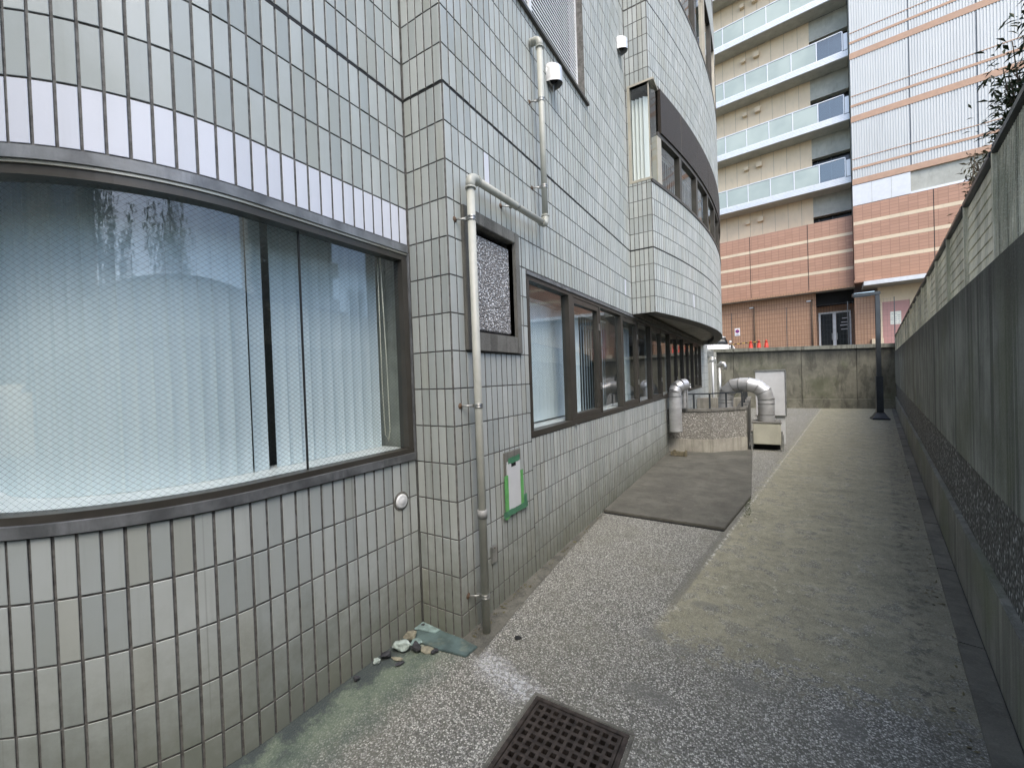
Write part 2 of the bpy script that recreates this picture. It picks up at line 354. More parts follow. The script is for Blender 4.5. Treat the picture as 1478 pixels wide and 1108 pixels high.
def brick_tile_mat():
    t = NT('brick_tile'); uv = t.n('ShaderNodeUVMap').outputs[0]
    b = t.n('ShaderNodeTexBrick'); t.put(b.inputs['Vector'], uv); b.offset = 0; b.inputs['Scale'].default_value = 1
    b.inputs['Brick Width'].default_value = .30; b.inputs['Row Height'].default_value = .145; b.inputs['Mortar Size'].default_value = .011; b.inputs['Mortar Smooth'].default_value = .2
    b.inputs['Color1'].default_value = (.39, .215, .14, 1); b.inputs['Color2'].default_value = (.445, .25, .165, 1); b.inputs['Mortar'].default_value = (.29, .165, .11, 1)
    c = t.mix(t.math('MULTIPLY', t.rng(t.noise(t.pos(), .8, 5), .4, .7), .22), b.outputs[0], (.34, .20, .13))
    t.set(c, .6); M['brick_tile'] = t.m
    t = NT('brown_tile'); uv = t.n('ShaderNodeUVMap').outputs[0]
    b = t.n('ShaderNodeTexBrick'); t.put(b.inputs['Vector'], uv); b.offset = 0; b.inputs['Scale'].default_value = 1
    b.inputs['Brick Width'].default_value = .115; b.inputs['Row Height'].default_value = .24; b.inputs['Mortar Size'].default_value = .010; b.inputs['Mortar Smooth'].default_value = .2
    b.inputs['Color1'].default_value = (.36, .21, .125, 1); b.inputs['Color2'].default_value = (.40, .235, .145, 1); b.inputs['Mortar'].default_value = (.20, .115, .07, 1)
    t.set(b.outputs[0], .65); M['brown_tile'] = t.m
brick_tile_mat()
def corr_mat():
    for nm, c in (('corrugated', (.56, .565, .54)), ('corrugated_sunlit', (.62, .57, .44))):  # second tone has warm sunlight mixed into the grey cladding colour
        t = NT(nm); p = t.pos()
        t.set(t.mix(t.math('MULTIPLY', t.rng(t.noise(t.map(p, (3, 3, .3)), 1, 5), .45, .7), .3), c, tuple(x*.75 for x in c)), .45, .1); M[nm] = t.m
corr_mat()
def leaf_mat():
    for nm, a, b in (('leaf', (.035, .060, .020), (.10, .13, .04)), ('leaf_dark', (.018, .034, .014), (.05, .075, .026)), ('leaf_brown', (.07, .055, .03), (.12, .11, .05))):
        t = NT(nm); r_ = t.n('ShaderNodeNewGeometry').outputs['Random Per Island']
        t.set(t.mix(r_, a, b), .5, 0, .4); M[nm] = t.m
leaf_mat()
def duct_mat():
    t = NT('duct_steel'); p = t.pos()
    a = t.noise(t.map(p, (4, 4, 14)), 1, 5, .6)
    c = t.mix(t.rng(a, .3, .7), (.58, .58, .57), (.74, .74, .73))
    c = t.mix(t.math('MULTIPLY', t.rng(t.noise(p, 7, 6, .7), .55, .7), .5), c, (.40, .38, .34))
    t.set(c, t.rng(a, .3, .7, .38, .52), .62); M['duct_steel'] = t.m
duct_mat()

# ------------------------------------------------------------------ mesh helpers
class MB:
    def __init__(s): s.v = []; s.f = []; s.sm = []; s.uv = None
    def add(s, vs_, fs, smooth=False):
        o = len(s.v); s.v += [tuple(x) for x in vs_]
        for f in fs: s.f.append(tuple(i+o for i in f)); s.sm.append(smooth)
        return s
    def box(s, x0, x1, y0, y1, z0, z1):
        return s.hexa([(x0, y0, z0), (x1, y0, z0), (x1, y1, z0), (x0, y1, z0), (x0, y0, z1), (x1, y0, z1), (x1, y1, z1), (x0, y1, z1)])
    def hexa(s, p):
        return s.add(p, [(3, 2, 1, 0), (4, 5, 6, 7), (0, 1, 5, 4), (1, 2, 6, 5), (2, 3, 7, 6), (3, 0, 4, 7)])
    def prism(s, poly, z0, z1):
        n = len(poly); a = [(x, y, z0) for x, y in poly]; b = [(x, y, z1) for x, y in poly]
        return s.add(a+b, [tuple(range(n))[::-1], tuple(range(n, 2*n))]+[(i, (i+1) % n, n+(i+1) % n, n+i) for i in range(n)])
    def tube(s, pts, r, seg=14, caps=True, radii=None):
        pts = [Vector(p) for p in pts]; rings = []; prev = None
        for i, p in enumerate(pts):
            d = (pts[min(i+1, len(pts)-1)]-pts[max(i-1, 0)]).normalized()
            if prev is None:
                a = Vector((0, 0, 1)) if abs(d.z) < .9 else Vector((1, 0, 0)); e1 = d.cross(a).normalized()
            else: e1 = (prev-d*prev.dot(d)).normalized()
            prev = e1; e2 = d.cross(e1)
            rr = radii[i] if radii else r
            # mitre at bends
            k = 1.0
            if 0 < i < len(pts)-1:
                d1 = (pts[i]-pts[i-1]).normalized(); c_ = max(.3, d.dot(d1)); k = 1/c_
                ax = (pts[i+1]-pts[i]).normalized()-d1
                ax = ax.normalized() if ax.length > 1e-6 else None
            else: ax = None
            ring = []
            for j in range(seg):
                a = 2*math.pi*j/seg; o = e1*math.cos(a)*rr+e2*math.sin(a)*rr
                if ax is not None: o = o+ax*o.dot(ax)*(k-1)
                ring.append(p+o)
            rings.append(ring)
        o = [v for rg in rings for v in rg]; fs = []
        for i in range(len(rings)-1):
            for j in range(seg): fs.append((i*seg+j, i*seg+(j+1) % seg, (i+1)*seg+(j+1) % seg, (i+1)*seg+j))
        b = len(s.v); s.add(o, fs, True)
        if caps:
            s.f.append(tuple(b+j for j in range(seg))[::-1]); s.sm.append(False)
            s.f.append(tuple(b+(len(rings)-1)*seg+j for j in range(seg))); s.sm.append(False)
        return s
    def lathe(s, prof, c=(0, 0, 0), seg=20):
        o = []; fs = []
        for r_, z in prof:
            for j in range(seg): a = 2*math.pi*j/seg; o.append((c[0]+r_*math.cos(a), c[1]+r_*math.sin(a), c[2]+z))
        for i in range(len(prof)-1):
            for j in range(seg): fs.append((i*seg+j, i*seg+(j+1) % seg, (i+1)*seg+(j+1) % seg, (i+1)*seg+j))
        return s.add(o, fs, True)
    def xf(s, m):
        s.v = [tuple(m @ Vector(p)) for p in s.v]; return s
    def build(s, name, mat, parent=None, uv=None, bevel=0):
        me = bpy.data.meshes.new(name); me.from_pydata(s.v, [], s.f); me.update()
        me.polygons.foreach_set('use_smooth', s.sm)
        if uv is not None:
            l = me.uv_layers.new(name='UVMap')
            for lp in me.loops: l.data[lp.index].uv = uv(me.vertices[lp.vertex_index].co)
        bmx = bmesh.new(); bmx.from_mesh(me); bmesh.ops.recalc_face_normals(bmx, faces=bmx.faces)
        if bevel:
            bmesh.ops.bevel(bmx, geom=[e for e in bmx.edges if e.is_manifold and e.calc_face_angle(0) > .6], offset=bevel, segments=2, affect='EDGES', clamp_overlap=True)
        bmx.to_mesh(me); bmx.free()
        return put(name, me, mat, parent)
def put(name, me, mat, parent=None, mw=None):
    if mat and not me.materials: me.materials.append(M[mat] if isinstance(mat, str) else mat)
    o = bpy.data.objects.new(name, me); col.objects.link(o)
    if parent: setpar(o, parent)
    if mw is not None: o.matrix_basis = mw
    return o
WORLDM = {}
def setpar(o, parent):
    o.parent = parent
    # children are modelled in world coordinates; cancel the parents' own transform
    m = Matrix.Identity(4); q = parent
    while q:
        m = q.matrix_basis @ m if q.parent is None else m; q = q.parent
    if parent.parent is None: o.matrix_parent_inverse = m.inverted()
def tag(o, label=None, cat=None, group=None, kind=None):
    if label: o['label'] = label
    if cat: o['category'] = cat
    if group: o['group'] = group
    if kind: o['kind'] = kind
    return o
def thing(name, label, cat, loc=(0, 0, 0), group=None):
    o = bpy.data.objects.new(name, None); col.objects.link(o); o.location = loc; o.empty_display_size = .2
    o.matrix_basis = Matrix.Translation(loc)
    return tag(o, label, cat, group)
def copy_thing(root, m):
    """copy a thing whose root is an Empty at its base; m moves the copy"""
    c = root.copy(); col.objects.link(c); c.matrix_basis = m @ root.matrix_basis
    def rec(a, b):
        for ch in [x for x in bpy.data.objects if x.parent == a]:
            d = ch.copy(); col.objects.link(d); d.parent = b; d.matrix_parent_inverse = ch.matrix_parent_inverse.copy(); rec(ch, d)
    rec(root, c); return c
def project(p):
    d = Vector(p)-CAM; z = d.dot(cf)
    if z < .05: return None
    return 739+FPX*d.dot(cr)/z, 554-FPX*d.dot(cu)/z, z

# ------------------------------------------------------------------ dimensions of the tiled building
XW, YC, XC = -1.625, 1.962, -1.965           # straight wall, pier corner, curved wall
RC, YA = .93, 1.0                            # rounded corner
ROW, COLW, Z0 = .237, .069, .142
JV, JH = .0105, .008
TH = .006                                    # tile proud of the grout
def p_str(s): return (XW, s, 1, 0)           # s = world Y
def p_ret(s): return (s, YC, 0, -1)          # s = world X
L1 = YC-YA; L2 = RC*math.pi/2
def p_cur(s, off=0):
    if s <= L1: return (XC+off, YC-s, 1, 0)
    if s <= L1+L2:
        a = (s-L1)/RC; return (XC-RC+(RC+off)*math.cos(a), YA-(RC+off)*math.sin(a), math.cos(a), -math.sin(a))
    return (XC-RC-(s-L1-L2), YA-RC-off, 0, -1)
BR, BYC, BXA = 19.3, 10.6, -.775
BY0, BY1 = 6.19, 15.0
PH0 = math.asin((BY0-BYC)/BR); PH1 = math.asin((BY1-BYC)/BR); LB = BR*(PH1-PH0)
def p_bay(s, off=0):
    a = PH0+s/BR; return (BXA-BR+(BR+off)*math.cos(a), BYC+(BR+off)*math.sin(a), math.cos(a), math.sin(a))
def s_bay(Y): return (math.asin((Y-BYC)/BR)-PH0)*BR
def p_bret(s): return (s, BY0, 0, -1)

tiles = []      # (p, t, n, w, h, kind)
def cut(rects, hole):
    out = []
    a0, a1, b0, b1 = hole
    for (s0, s1, z0, z1) in rects:
        if s1 <= a0 or s0 >= a1 or z1 <= b0 or z0 >= b1: out.append((s0, s1, z0, z1)); continue
        if z0 < b0: out.append((s0, s1, z0, b0))
        if z1 > b1: out.append((s0, s1, b1, z1))
        zz0, zz1 = max(z0, b0), min(z1, b1)
        if s0 < a0: out.append((s0, a0, zz0, zz1))
        if s1 > a1: out.append((a1, s1, zz0, zz1))
    return out
GROOVES = (14, 29)
def tile_wall(path, s0, s1, zmin, zmax, holes=(), zoff=0, white=None, flip=False, inset=TH):
    n = max(1, round((s1-s0)/COLW)); w = (s1-s0)/n
    k0 = math.floor((zmin-Z0-zoff)/ROW)-0; k1 = math.ceil((zmax-Z0-zoff)/ROW)
    for k in range(k0, k1):
        za = Z0+zoff+k*ROW; zb = za+ROW
        za += JH/2 if k not in GROOVES else .011; zb -= JH/2 if k+1 not in GROOVES else .011
        za = max(za, zmin); zb = min(zb, zmax)
        if zb-za < .015: continue
        for j in range(n):
            a = s0+j*w+JV/2; b = s0+(j+1)*w-JV/2
            rects = [(a, b, za, zb)]
            for h in holes: rects = cut(rects, h)
            for (a_, b_, c_, d_) in rects:
                if b_-a_ < .012 or d_-c_ < .015: continue
                x, y, nx, ny = path((a_+b_)/2)
                kind = 'tile_white' if white and white(k, j, (a_+b_)/2) else 'tile'
                jit = random.gauss(0, .0006)
                tiles.append((Vector((x-nx*(inset-jit), y-ny*(inset-jit), (c_+d_)/2)), Vector((-ny, nx, 0)), Vector((nx, ny, 0)), b_-a_, d_-c_, kind))

WIN = (2.94, 14.42, 1.12, 2.497)
PANEL = (2.10, 2.805, 1.808, 2.748)
LOUV = (2.15, 4.475, 4.735, 6.55)
HEAD, SILL = 2.512, 1.103
# curved wall
tile_wall(p_cur, .004, L1+L2+3.0, 0, SILL, zoff=.013)
tile_wall(p_cur, .004, L1+L2+3.0, HEAD, 5.4, white=lambda k, j, s: k == 10 and s > .02)
# pier return
tile_wall(p_ret, XC+.004, XW-TH-.0015, 0, 8.6)
# straight wall
SW = lambda k, j, s: (k, j) in ((12, 6), (11, 57))
tile_wall(p_str, YC+.0015, 2.94, 0, 8.6, holes=(PANEL, LOUV, (2.935, 3, 0, 9)), white=SW)
tile_wall(p_str, 2.94, 14.42, 0, WIN[2], zoff=.026)
tile_wall(p_str, 2.94, BY0, WIN[3], 8.6, holes=(LOUV,), white=lambda k, j, s: (k, j) == (11, 42))
tile_wall(p_str, 14.42, 16.4, 0, 3.4)
# bay
BWIN = (.26, LB, 4.43, 5.925); BWIN2 = (.45, LB, 7.86, 9.35)
BRW = (-1.60, -1.24, 4.45, 5.86)
tile_wall(p_bret, XW+.004, p_bay(0)[0]-TH-.0015, 2.512, 10.2, holes=(BRW,))
tile_wall(p_bay, .0015, LB, 2.512, 10.2, holes=(BWIN, (-.1, .3, 4.45, 5.86), BWIN2), white=lambda k, j, s: (k, j) in ((11, 24), (20, 20)))

bld = thing('tiled_building', 'grey tiled building with a rounded corner, ribbon windows and projecting curved bay', 'building', (-3.0, 6.0, 0))
# pick the 300 tiles that show largest
def shown(t):
    p, tt, n, w, h, k = t
    c = p+n*TH; v = (CAM-c); d = v.length
    if v.dot(n) <= 0: return 0
    q = project(c)
    if q is None or not (-10 < q[0] < 1488 and -20 < q[1] < 1128): return 0
    return w*h*v.dot(n)/d/(d*d)
order = sorted(range(len(tiles)), key=lambda i: -shown(tiles[i]))
single = set(order[:300])
BW, BH = COLW-JV, ROW-JH
def unit_tile(w, h, d=TH, c=.0018):
    v = []
    for (ix, dz) in ((0, 0), (0, d-c), (c, d)):
        v += [(-w/2+ix, -h/2+ix, dz), (w/2-ix, -h/2+ix, dz), (w/2-ix, h/2-ix, dz), (-w/2+ix, h/2-ix, dz)]
    f = [(8, 9, 10, 11)]
    for r_ in (0, 4):
        for j in range(4): f.append((r_+j, r_+(j+1) % 4, r_+4+(j+1) % 4, r_+4+j))
    return v, f
ucache = {}
SIDE = [0]+[1]*4+[0]*4
def tile_matrix(t):
    p, tt, n, w, h, k = t
    return Matrix(((tt.x, 0, n.x, p.x), (tt.y, 0, n.y, p.y), (tt.z, 1, n.z, p.z), (0, 0, 0, 1)))
for i in sorted(single):
    t = tiles[i]; key = (round(t[3], 3), round(t[4], 3), t[5])
    if key not in ucache:
        v, f = unit_tile(t[3], t[4]); me = bpy.data.meshes.new('tile'); me.from_pydata(v, [], f); me.update(); me.materials.append(M[t[5]]); me.materials.append(M['grout']); me.polygons.foreach_set('material_index', SIDE); ucache[key] = me
    o = put('tile', ucache[key], None, bld); o.matrix_basis = tile_matrix(t) @ Matrix.Rotation(random.gauss(0, .0022), 4, 'X') @ Matrix.Rotation(random.gauss(0, .004), 4, 'Y')
def field(idx, name, mat):
    V = []; F = []; 
    uf = np.array(unit_tile(1, 1)[1])
    for c, i in enumerate(idx):
        t = tiles[i]; v, _ = unit_tile(t[3], t[4]); m = tile_matrix(t)
        a = np.array(v); rot = np.array(m.to_3x3()); V.append(a @ rot.T + np.array(m.translation)); F.append(uf+12*c)
    if not V: return
    me = bpy.data.meshes.new(name); me.from_pydata(np.concatenate(V).tolist(), [], np.concatenate(F).tolist()); me.update()
    me.materials.append(M[mat]); me.materials.append(M['grout']); me.polygons.foreach_set('material_index', SIDE*len(idx))
    return tag(put(name, me, None, bld), kind='stuff')
rest = [i for i in range(len(tiles)) if i not in single]
field([i for i in rest if tiles[i][5] == 'tile'], 'tile_cladding', 'tile_field')
field([i for i in rest if tiles[i][5] != 'tile'], 'pale_tile_cladding', 'tile_white_field')

# ---- grout-coloured walls behind the tiles
def wall_strip(path, s_list, z0, z1, off=-TH, depth=.2):
    m = MB(); V = []
    for s in s_list:
        x, y, nx, ny = path(s); a = (x+nx*off, y+ny*off); b = (x+nx*(off-depth), y+ny*(off-depth))
        V += [(*a, z0), (*a, z1), (*b, z1), (*b, z0)]
    F = []
    for i in range(len(s_list)-1):
        for j in range(4): F.append((4*i+j, 4*i+(j+1) % 4, 4*i+4+(j+1) % 4, 4*i+4+j))
    n = 4*(len(s_list)-1); F += [(0, 1, 2, 3), (n, n+1, n+2, n+3)]
    return m.add(V, F)
def lin(a, b, n): return [a+(b-a)*i/n for i in range(n+1)]
CS = [0, L1]+lin(L1, L1+L2, 28)[1:]+[L1+L2+3.0]
TOP = 11.0
wall_strip(p_cur, CS, -.02, SILL).build('wall', 'grout', bld)
wall_strip(p_cur, CS, HEAD, 8.6).build('wall', 'grout', bld)
m = MB(); m.box(XC-.05, XW-TH, YC+TH, YC+.12, -.02, 8.6); m.build('wall', 'grout', bld)
rects = [(YC+.12, 16.4, -.02, 2.6), (YC+.12, BY0+.02, 2.6, 8.6)]
for h in (WIN, (2.17, 2.74, 1.94, 2.67), LOUV): rects = cut(rects, h)
m = MB()
for (a, b, c, d) in rects: m.box(XW-TH-.18, XW-TH, a, b, c, d)
m.build('wall', 'grout', bld)
BS = lin(0, LB, 60)
wall_strip(p_bay, BS, 2.515, BWIN[2]).build('wall', 'grout', bld)
wall_strip(p_bay, BS, BWIN[3], BWIN2[2]).build('wall', 'grout', bld)
wall_strip(p_bay, BS, BWIN2[3], TOP).build('wall', 'grout', bld)
bx0 = p_bay(0)[0]
rr = cut([(XW-.1, bx0-TH-.0, 2.515, TOP)], BRW)
m = MB()
for (a, b, c, d) in rr: m.box(a, b, BY0+TH, BY0+.15, c, d)
m.build('wall', 'grout', bld)
# expansion joints (sealant lines set in the widened courses)
def seal(path, ss, k, zoff=0):
    z = Z0+k*ROW+zoff; return wall_strip(path, ss, z-.010, z+.010, -TH+.0035, .02)
seal(p_cur, CS, 14).build('expansion_joint', 'black_joint', bld)
m = MB(); zk = Z0+14*ROW; m.box(XC-.01, XW-.006, YC+.0055, YC+.03, zk-.01, zk+.01); m.box(XW-.03, XW-.0055, YC+.004, BY0+.01, zk-.01, zk+.01)
m.box(XW-.02, bx0-.006, BY0+.0055, BY0+.03, zk-.01, zk+.01); m.build('expansion_joint', 'black_joint', bld)
seal(p_bay, BS, 14).build('expansion_joint', 'black_joint', bld); seal(p_bay, BS, 29).build('expansion_joint', 'black_joint', bld)
m = MB(); m.box(XW-.03, XW-.003, 2.932, 2.944, 0, 1.12); m.build('expansion_joint', 'black_joint', bld)
m = MB(); m.box(XC-.004, XC+.004, YC-.004, YC+.004, 0, SILL); m.build('sealant', 'galv', bld)
# body of the building: roof, upper storeys and rear, so that no light leaks in
m = MB(); m.box(-9.9, XW-.05, .6, 16.4, 8.6, 8.75); m.box(-9.9, XW-.2, 6.4, 16.4, 11.0, 11.2); m.box(-10, -9.8, -.5, 20.0, 0, 11.2)
m.box(-9.8, XW-.3, 16.2, 16.4, 0, 11.0); m.box(-9.9, -5.8, .1, .3, 0, 8.6); m.box(XW-.3, XW-.2, 6.3, 16.4, 8.6, 11.0); m.build('roof', 'pale_concrete', bld)
# bay soffit with rim and recessed panel
def bay_band(o0, o1, z0, z1, name, mat):
    m = MB(); V = []; 
    for s in BS:
        x, y, nx, ny = p_bay(s)
        V += [(x+nx*o0, y, z0), (x+nx*o1, y, z0), (x+nx*o1, y, z1), (x+nx*o0, y, z1)]
    F = []
    for i in range(len(BS)-1):
        for j in range(4): F.append((4*i+j, 4*i+(j+1) % 4, 4*i+4+(j+1) % 4, 4*i+4+j))
    n = 4*(len(BS)-1); F += [(0, 1, 2, 3), (n, n+1, n+2, n+3)]
    return m.add(V, F).build(name, mat, bld)
bay_band(-.012, -.085, 2.513, 2.60, 'soffit_rim', 'concrete_frame')
bay_band(-.087, -.16, 2.535, 2.62, 'soffit_rim', 'concrete_frame')
m = MB(); m.box(XW-.2, XW+.03, BY0+.02, 15.0, 2.505, 2.59); m.build('soffit_rim', 'concrete_frame', bld)
m = MB(); m.prism([(XW-.3, BY0+.02), (p_bay(.05)[0]-.1, BY0+.02)]+[(p_bay(q)[0]-.12, p_bay(q)[1]) for q in lin(.1, LB-.1, 20)]+[(XW-.3, 14.9)], 2.64, 2.72); m.build('soffit_panel', 'concrete_light', bld)
m = MB(); m.box(XW-.3, -1.33, BY1-.12, BY1-.02, 2.513, TOP); m.build('wall', 'pale_concrete', bld)

# ---- ground floor room seen through the glass
m = MB(); m.box(-5.9, XW-.19, 2.2, 16.2, 2.72, 2.80); m.box(-5.9, XC-.16, .75, 2.19, 2.72, 2.80)
m.prism([(-5.9, .30), (-2.75, .30), (-2.45, .45), (-2.3, .74), (-5.9, .74)], 2.72, 2.80); m.build('room_ceiling', 'ceiling', bld)
m = MB(); m.box(-5.9, XW-.19, 2.1, 16.2, .16, .2); m.box(-5.9, XC-.25, 1.0, 2.09, .16, .2); m.build('room_floor', 'carpet', bld)
m = MB(); m.box(-6, -5.9, .2, 16.2, .2, 2.8); m.build('room_wall', 'room', bld)
m = MB(); m.box(-2.6, XC-.09, YC+.03, YC+.11, .2, 2.72); m.build('room_wall', 'interior_wall', bld)
m = MB(); m.box(-2.6, -2.5, YC+.12, 2.9, .2, 2.72); m.build('room_wall', 'interior_wall', bld)
for k in range(5):
    m = MB(); m.box(-3.4, -3.2, 3.3+2.4*k, 4.6+2.4*k, 2.66, 2.715); m.build('ceiling_fitting', 'white_paint', bld)

# ---- curved window
def sweep(path, ss, o0, o1, z0, z1, name, mat, parent):
    m = MB(); V = []
    for s in ss:
        x, y, nx, ny = path(s); V += [(x+nx*o0, y+ny*o0, z0), (x+nx*o1, y+ny*o1, z0), (x+nx*o1, y+ny*o1, z1), (x+nx*o0, y+ny*o0, z1)]
    F = []
    for i in range(len(ss)-1):
        for j in range(4): F.append((4*i+j, 4*i+(j+1) % 4, 4*i+4+(j+1) % 4, 4*i+4+j))
    n = 4*(len(ss)-1); F += [(0, 1, 2, 3), (n, n+1, n+2, n+3)]
    return m.add(V, F).build(name, mat, parent)
WS = [.012]+[s for s in CS if .02 < s < L1+L2+2.2]+[L1+L2+2.2]
cw = sweep(p_cur, WS, -.085, .006, 2.462, 2.509, 'window', 'flashing', bld)
sweep(p_cur, WS, -.055, -.004, 2.449, 2.461, 'frame', 'champagne', cw)
sweep(p_cur, WS, -.085, -.012, 2.412, 2.448, 'frame', 'bronze', cw)
sweep(p_cur, WS, -.09, .014, 1.106, 1.150, 'sill', 'flashing', cw)
sweep(p_cur, WS, -.085, -.006, 1.151, 1.180, 'frame', 'bronze', cw)
m = MB(); m.box(XC-.085, XC-.008, YC-.055, YC-.012, 1.181, 2.411); m.build('frame', 'bronze', cw)
m = MB(); m.box(XC-.012, XC+.004, YC-.012, YC-.002, 1.150, 2.462); m.build('frame', 'flashing', cw)
def pane(path, ss, off, z0, z1, mat, parent):
    m = MB(); V = []; U = []; acc = 0; last = None
    for s in ss:
        x, y, nx, ny = path(s); V += [(x+nx*off, y+ny*off, z0), (x+nx*off, y+ny*off, z1)]; U += [s, s]
    F = [(2*i, 2*i+2, 2*i+3, 2*i+1) for i in range(len(ss)-1)]
    q0 = path(ss[0]); q1 = path(ss[1])
    if (q1[1]-q0[1])*q0[2]-(q1[0]-q0[0])*q0[3] < 0: F = [f[::-1] for f in F]   # outward normals
    me = bpy.data.meshes.new('pane'); me.from_pydata(V, [], F); me.update()
    l = me.uv_layers.new(name='UVMap')
    for lp in me.loops: vi = lp.vertex_index; l.data[lp.index].uv = (U[vi], V[vi][2])
    for p_ in me.polygons: p_.use_smooth = True
    return put('pane', me, mat, parent)
def dens(a, b):
    r_ = [a]+[s for s in lin(0, L1+L2, 64) if a+.01 < s < b-.01]+[b]; return r_
sweep(p_cur, WS, -.38, -.086, 1.150, 1.176, 'inner_sill', 'white_paint', cw)
J1 = YC-1.235
pane(p_cur, dens(.045, J1-.003), -.05, 1.175, 2.42, 'wired_glass', cw)
pane(p_cur, dens(J1+.003, L1+L2+2.2), -.05, 1.175, 2.42, 'wired_glass', cw)
m = MB(); x, y, nx, ny = p_cur(J1); m.box(x-.056, x-.044, y-.003, y+.003, 1.178, 2.415); m.build('glazing_joint', 'black_joint', cw)

def blind(name, label, path, spans, off, z0, z1, rot, width=.094, group='vertical blinds behind the glass', rail=True, jit=.04, mat='blind'):
    s0, s1 = spans[0][0], spans[-1][1]
    x, y, nx, ny = path((s0+s1)/2); b = thing(name, label, 'blind', (x+nx*off, y+ny*off, z0), group)
    if rail:
        m = MB()
        ss = lin(s0, s1, 10); V = []
        for s in ss:
            x, y, nx, ny = path(s); V += [(x+nx*(off-.02), y+ny*(off-.02), z1+.004), (x+nx*(off+.02), y+ny*(off+.02), z1+.004), (x+nx*(off+.02), y+ny*(off+.02), z1+.034), (x+nx*(off-.02), y+ny*(off-.02), z1+.034)]
        F = []
        for i in range(len(ss)-1):
            for j in range(4): F.append((4*i+j, 4*i+(j+1) % 4, 4*i+4+(j+1) % 4, 4*i+4+j))
        m.add(V, F+[(0, 1, 2, 3), (40, 41, 42, 43)]).build('headrail', 'white_alu', b)
    for (a, c, pitch) in spans:
        n = max(1, round((c-a)/pitch))
        for i in range(n):
            s = a+(i+.5)*(c-a)/n; x, y, nx, ny = path(s); x += nx*off; y += ny*off
            an = math.atan2(nx, -ny)+rot+random.gauss(0, jit); tx, ty = math.cos(an), math.sin(an)
            px, py = -ty, tx; V = []; k = 5
            for j in range(k):
                u = (j/(k-1)-.5)*width; bow = .006*(1-(2*j/(k-1)-1)**2)
                for z in (z0, z1): V.append((x+tx*u+px*bow, y+ty*u+py*bow, z))
            F = [(2*j, 2*j+2, 2*j+3, 2*j+1) for j in range(k-1)]
            m = MB(); m.add(V, F, True); m.build('slat', mat, b)
    return b
blind('vertical_blind', 'long pale blue vertical blind behind the curved wired glass', p_cur, [(.79, L1+L2+.5, .083)], -.29, 1.1775, 2.60, R(7), width=.0805, jit=.010)
blind('vertical_blind', 'short white vertical blind beside the tiled pier, behind the curved glass', p_cur, [(.04, .752, .072)], -.29, 1.1775, 2.60, R(-9), width=.0695, jit=.02)
tb = thing('blind_cord', 'pale looped blind cord hanging beside the short white blind', 'cord', (XC-.12, YC-.13, 1.2))
m = MB(); m.tube([(XC-.13, YC-.15, 2.5), (XC-.128, YC-.152, 1.6), (XC-.13, YC-.14, 1.28), (XC-.13, YC-.115, 1.24), (XC-.13, YC-.10, 1.30), (XC-.13, YC-.105, 1.7), (XC-.13, YC-.13, 2.5)], .0035, 6); m.build('cord_loop', 'cord', tb)

# ---- ribbon window on the straight wall
rw = sweep(p_str, [WIN[0], WIN[1]], -.09, .012, 2.468, 2.494, 'window', 'flashing', bld)
sweep(p_str, [WIN[0], WIN[1]], -.085, -.002, 2.432, 2.467, 'frame', 'bronze', rw)
sweep(p_str, [WIN[0], WIN[1]], -.085, .006, 1.124, 1.170, 'frame', 'bronze', rw)
sweep(p_str, [WIN[0], WIN[1]], -.34, -.086, 1.150, 1.172, 'inner_sill', 'white_paint', rw)
def vbar(y0, y1, mat='bronze', o0=-.08, o1=.0, z0=1.171, z1=2.431):
    m = MB(); m.box(XW+o0, XW+o1, y0, y1, z0, z1); return m.build('mullion', mat, rw)
vbar(2.945, 2.985); 
edges = [3.87+1.76*k for k in range(7)]
vbar(3.80, 3.91)
prev = 2.985
pane(p_str, [2.98, 3.80], -.045, 1.165, 2.44, 'wired_glass', rw)
for k in range(6):
    a = edges[k]+.04; b = edges[k+1]-.04; mid = a+.80
    sash = MB(); z0, z1 = 1.172, 2.430
    y0, y1 = a, mid
    sash.box(XW-.07, XW-.008, y0, y0+.045, z0, z1); sash.box(XW-.07, XW-.008, y1-.045, y1, z0, z1); sash.box(XW-.07, XW-.008, y0+.045, y1-.045, z0, z0+.055); sash.box(XW-.07, XW-.008, y0+.045, y1-.045, z1-.055, z1)
    so = sash.build('sash', 'bronze', rw)
    pane(p_str, [y0+.04, y1-.04], -.04, z0+.05, z1-.05, 'glass', so)
    for zz in (1.45, 2.15):
        m = MB(); m.box(XW-.007, XW+.004, y1-.018, y1+.004, zz, zz+.08); m.build('hinge', 'galv', so)
    vbar(mid+.002, mid+.032)
    pane(p_str, [mid+.03, b], -.045, 1.165, 2.44, 'wired_glass' if k < 1 else 'glass', rw)
    vbar(b, b+.08 if k < 5 else b+.04)
    m = MB(); m.box(XW+.0, XW+.016, a-.06, a-.02, 1.112, 1.124); m.build('drip_clip', 'galv', rw)
blind('vertical_blind', 'white vertical blind in the first panes of the straight ribbon window', p_str, [(3.02, 4.62, .085)], -.24, 1.19, 2.34, R(-10))
blind('vertical_blind', 'half drawn vertical blind with dark gaps in the ribbon window', p_str, [(4.66, 5.10, .085), (5.16, 5.62, .10)], -.24, 1.19, 2.34, R(18))
for i, (a, b, lb) in enumerate(((6.3, 6.75, 'bunched vertical blind just under the start of the bay soffit'), (8.0, 8.4, 'bunched vertical blind behind the hanging steel duct'), (9.9, 10.2, 'bunched vertical blind behind the areaway railing'))):
    blind('vertical_blind', lb, p_str, [(a, b, .06)], -.24, 1.19, 2.34, R(62), jit=.12)

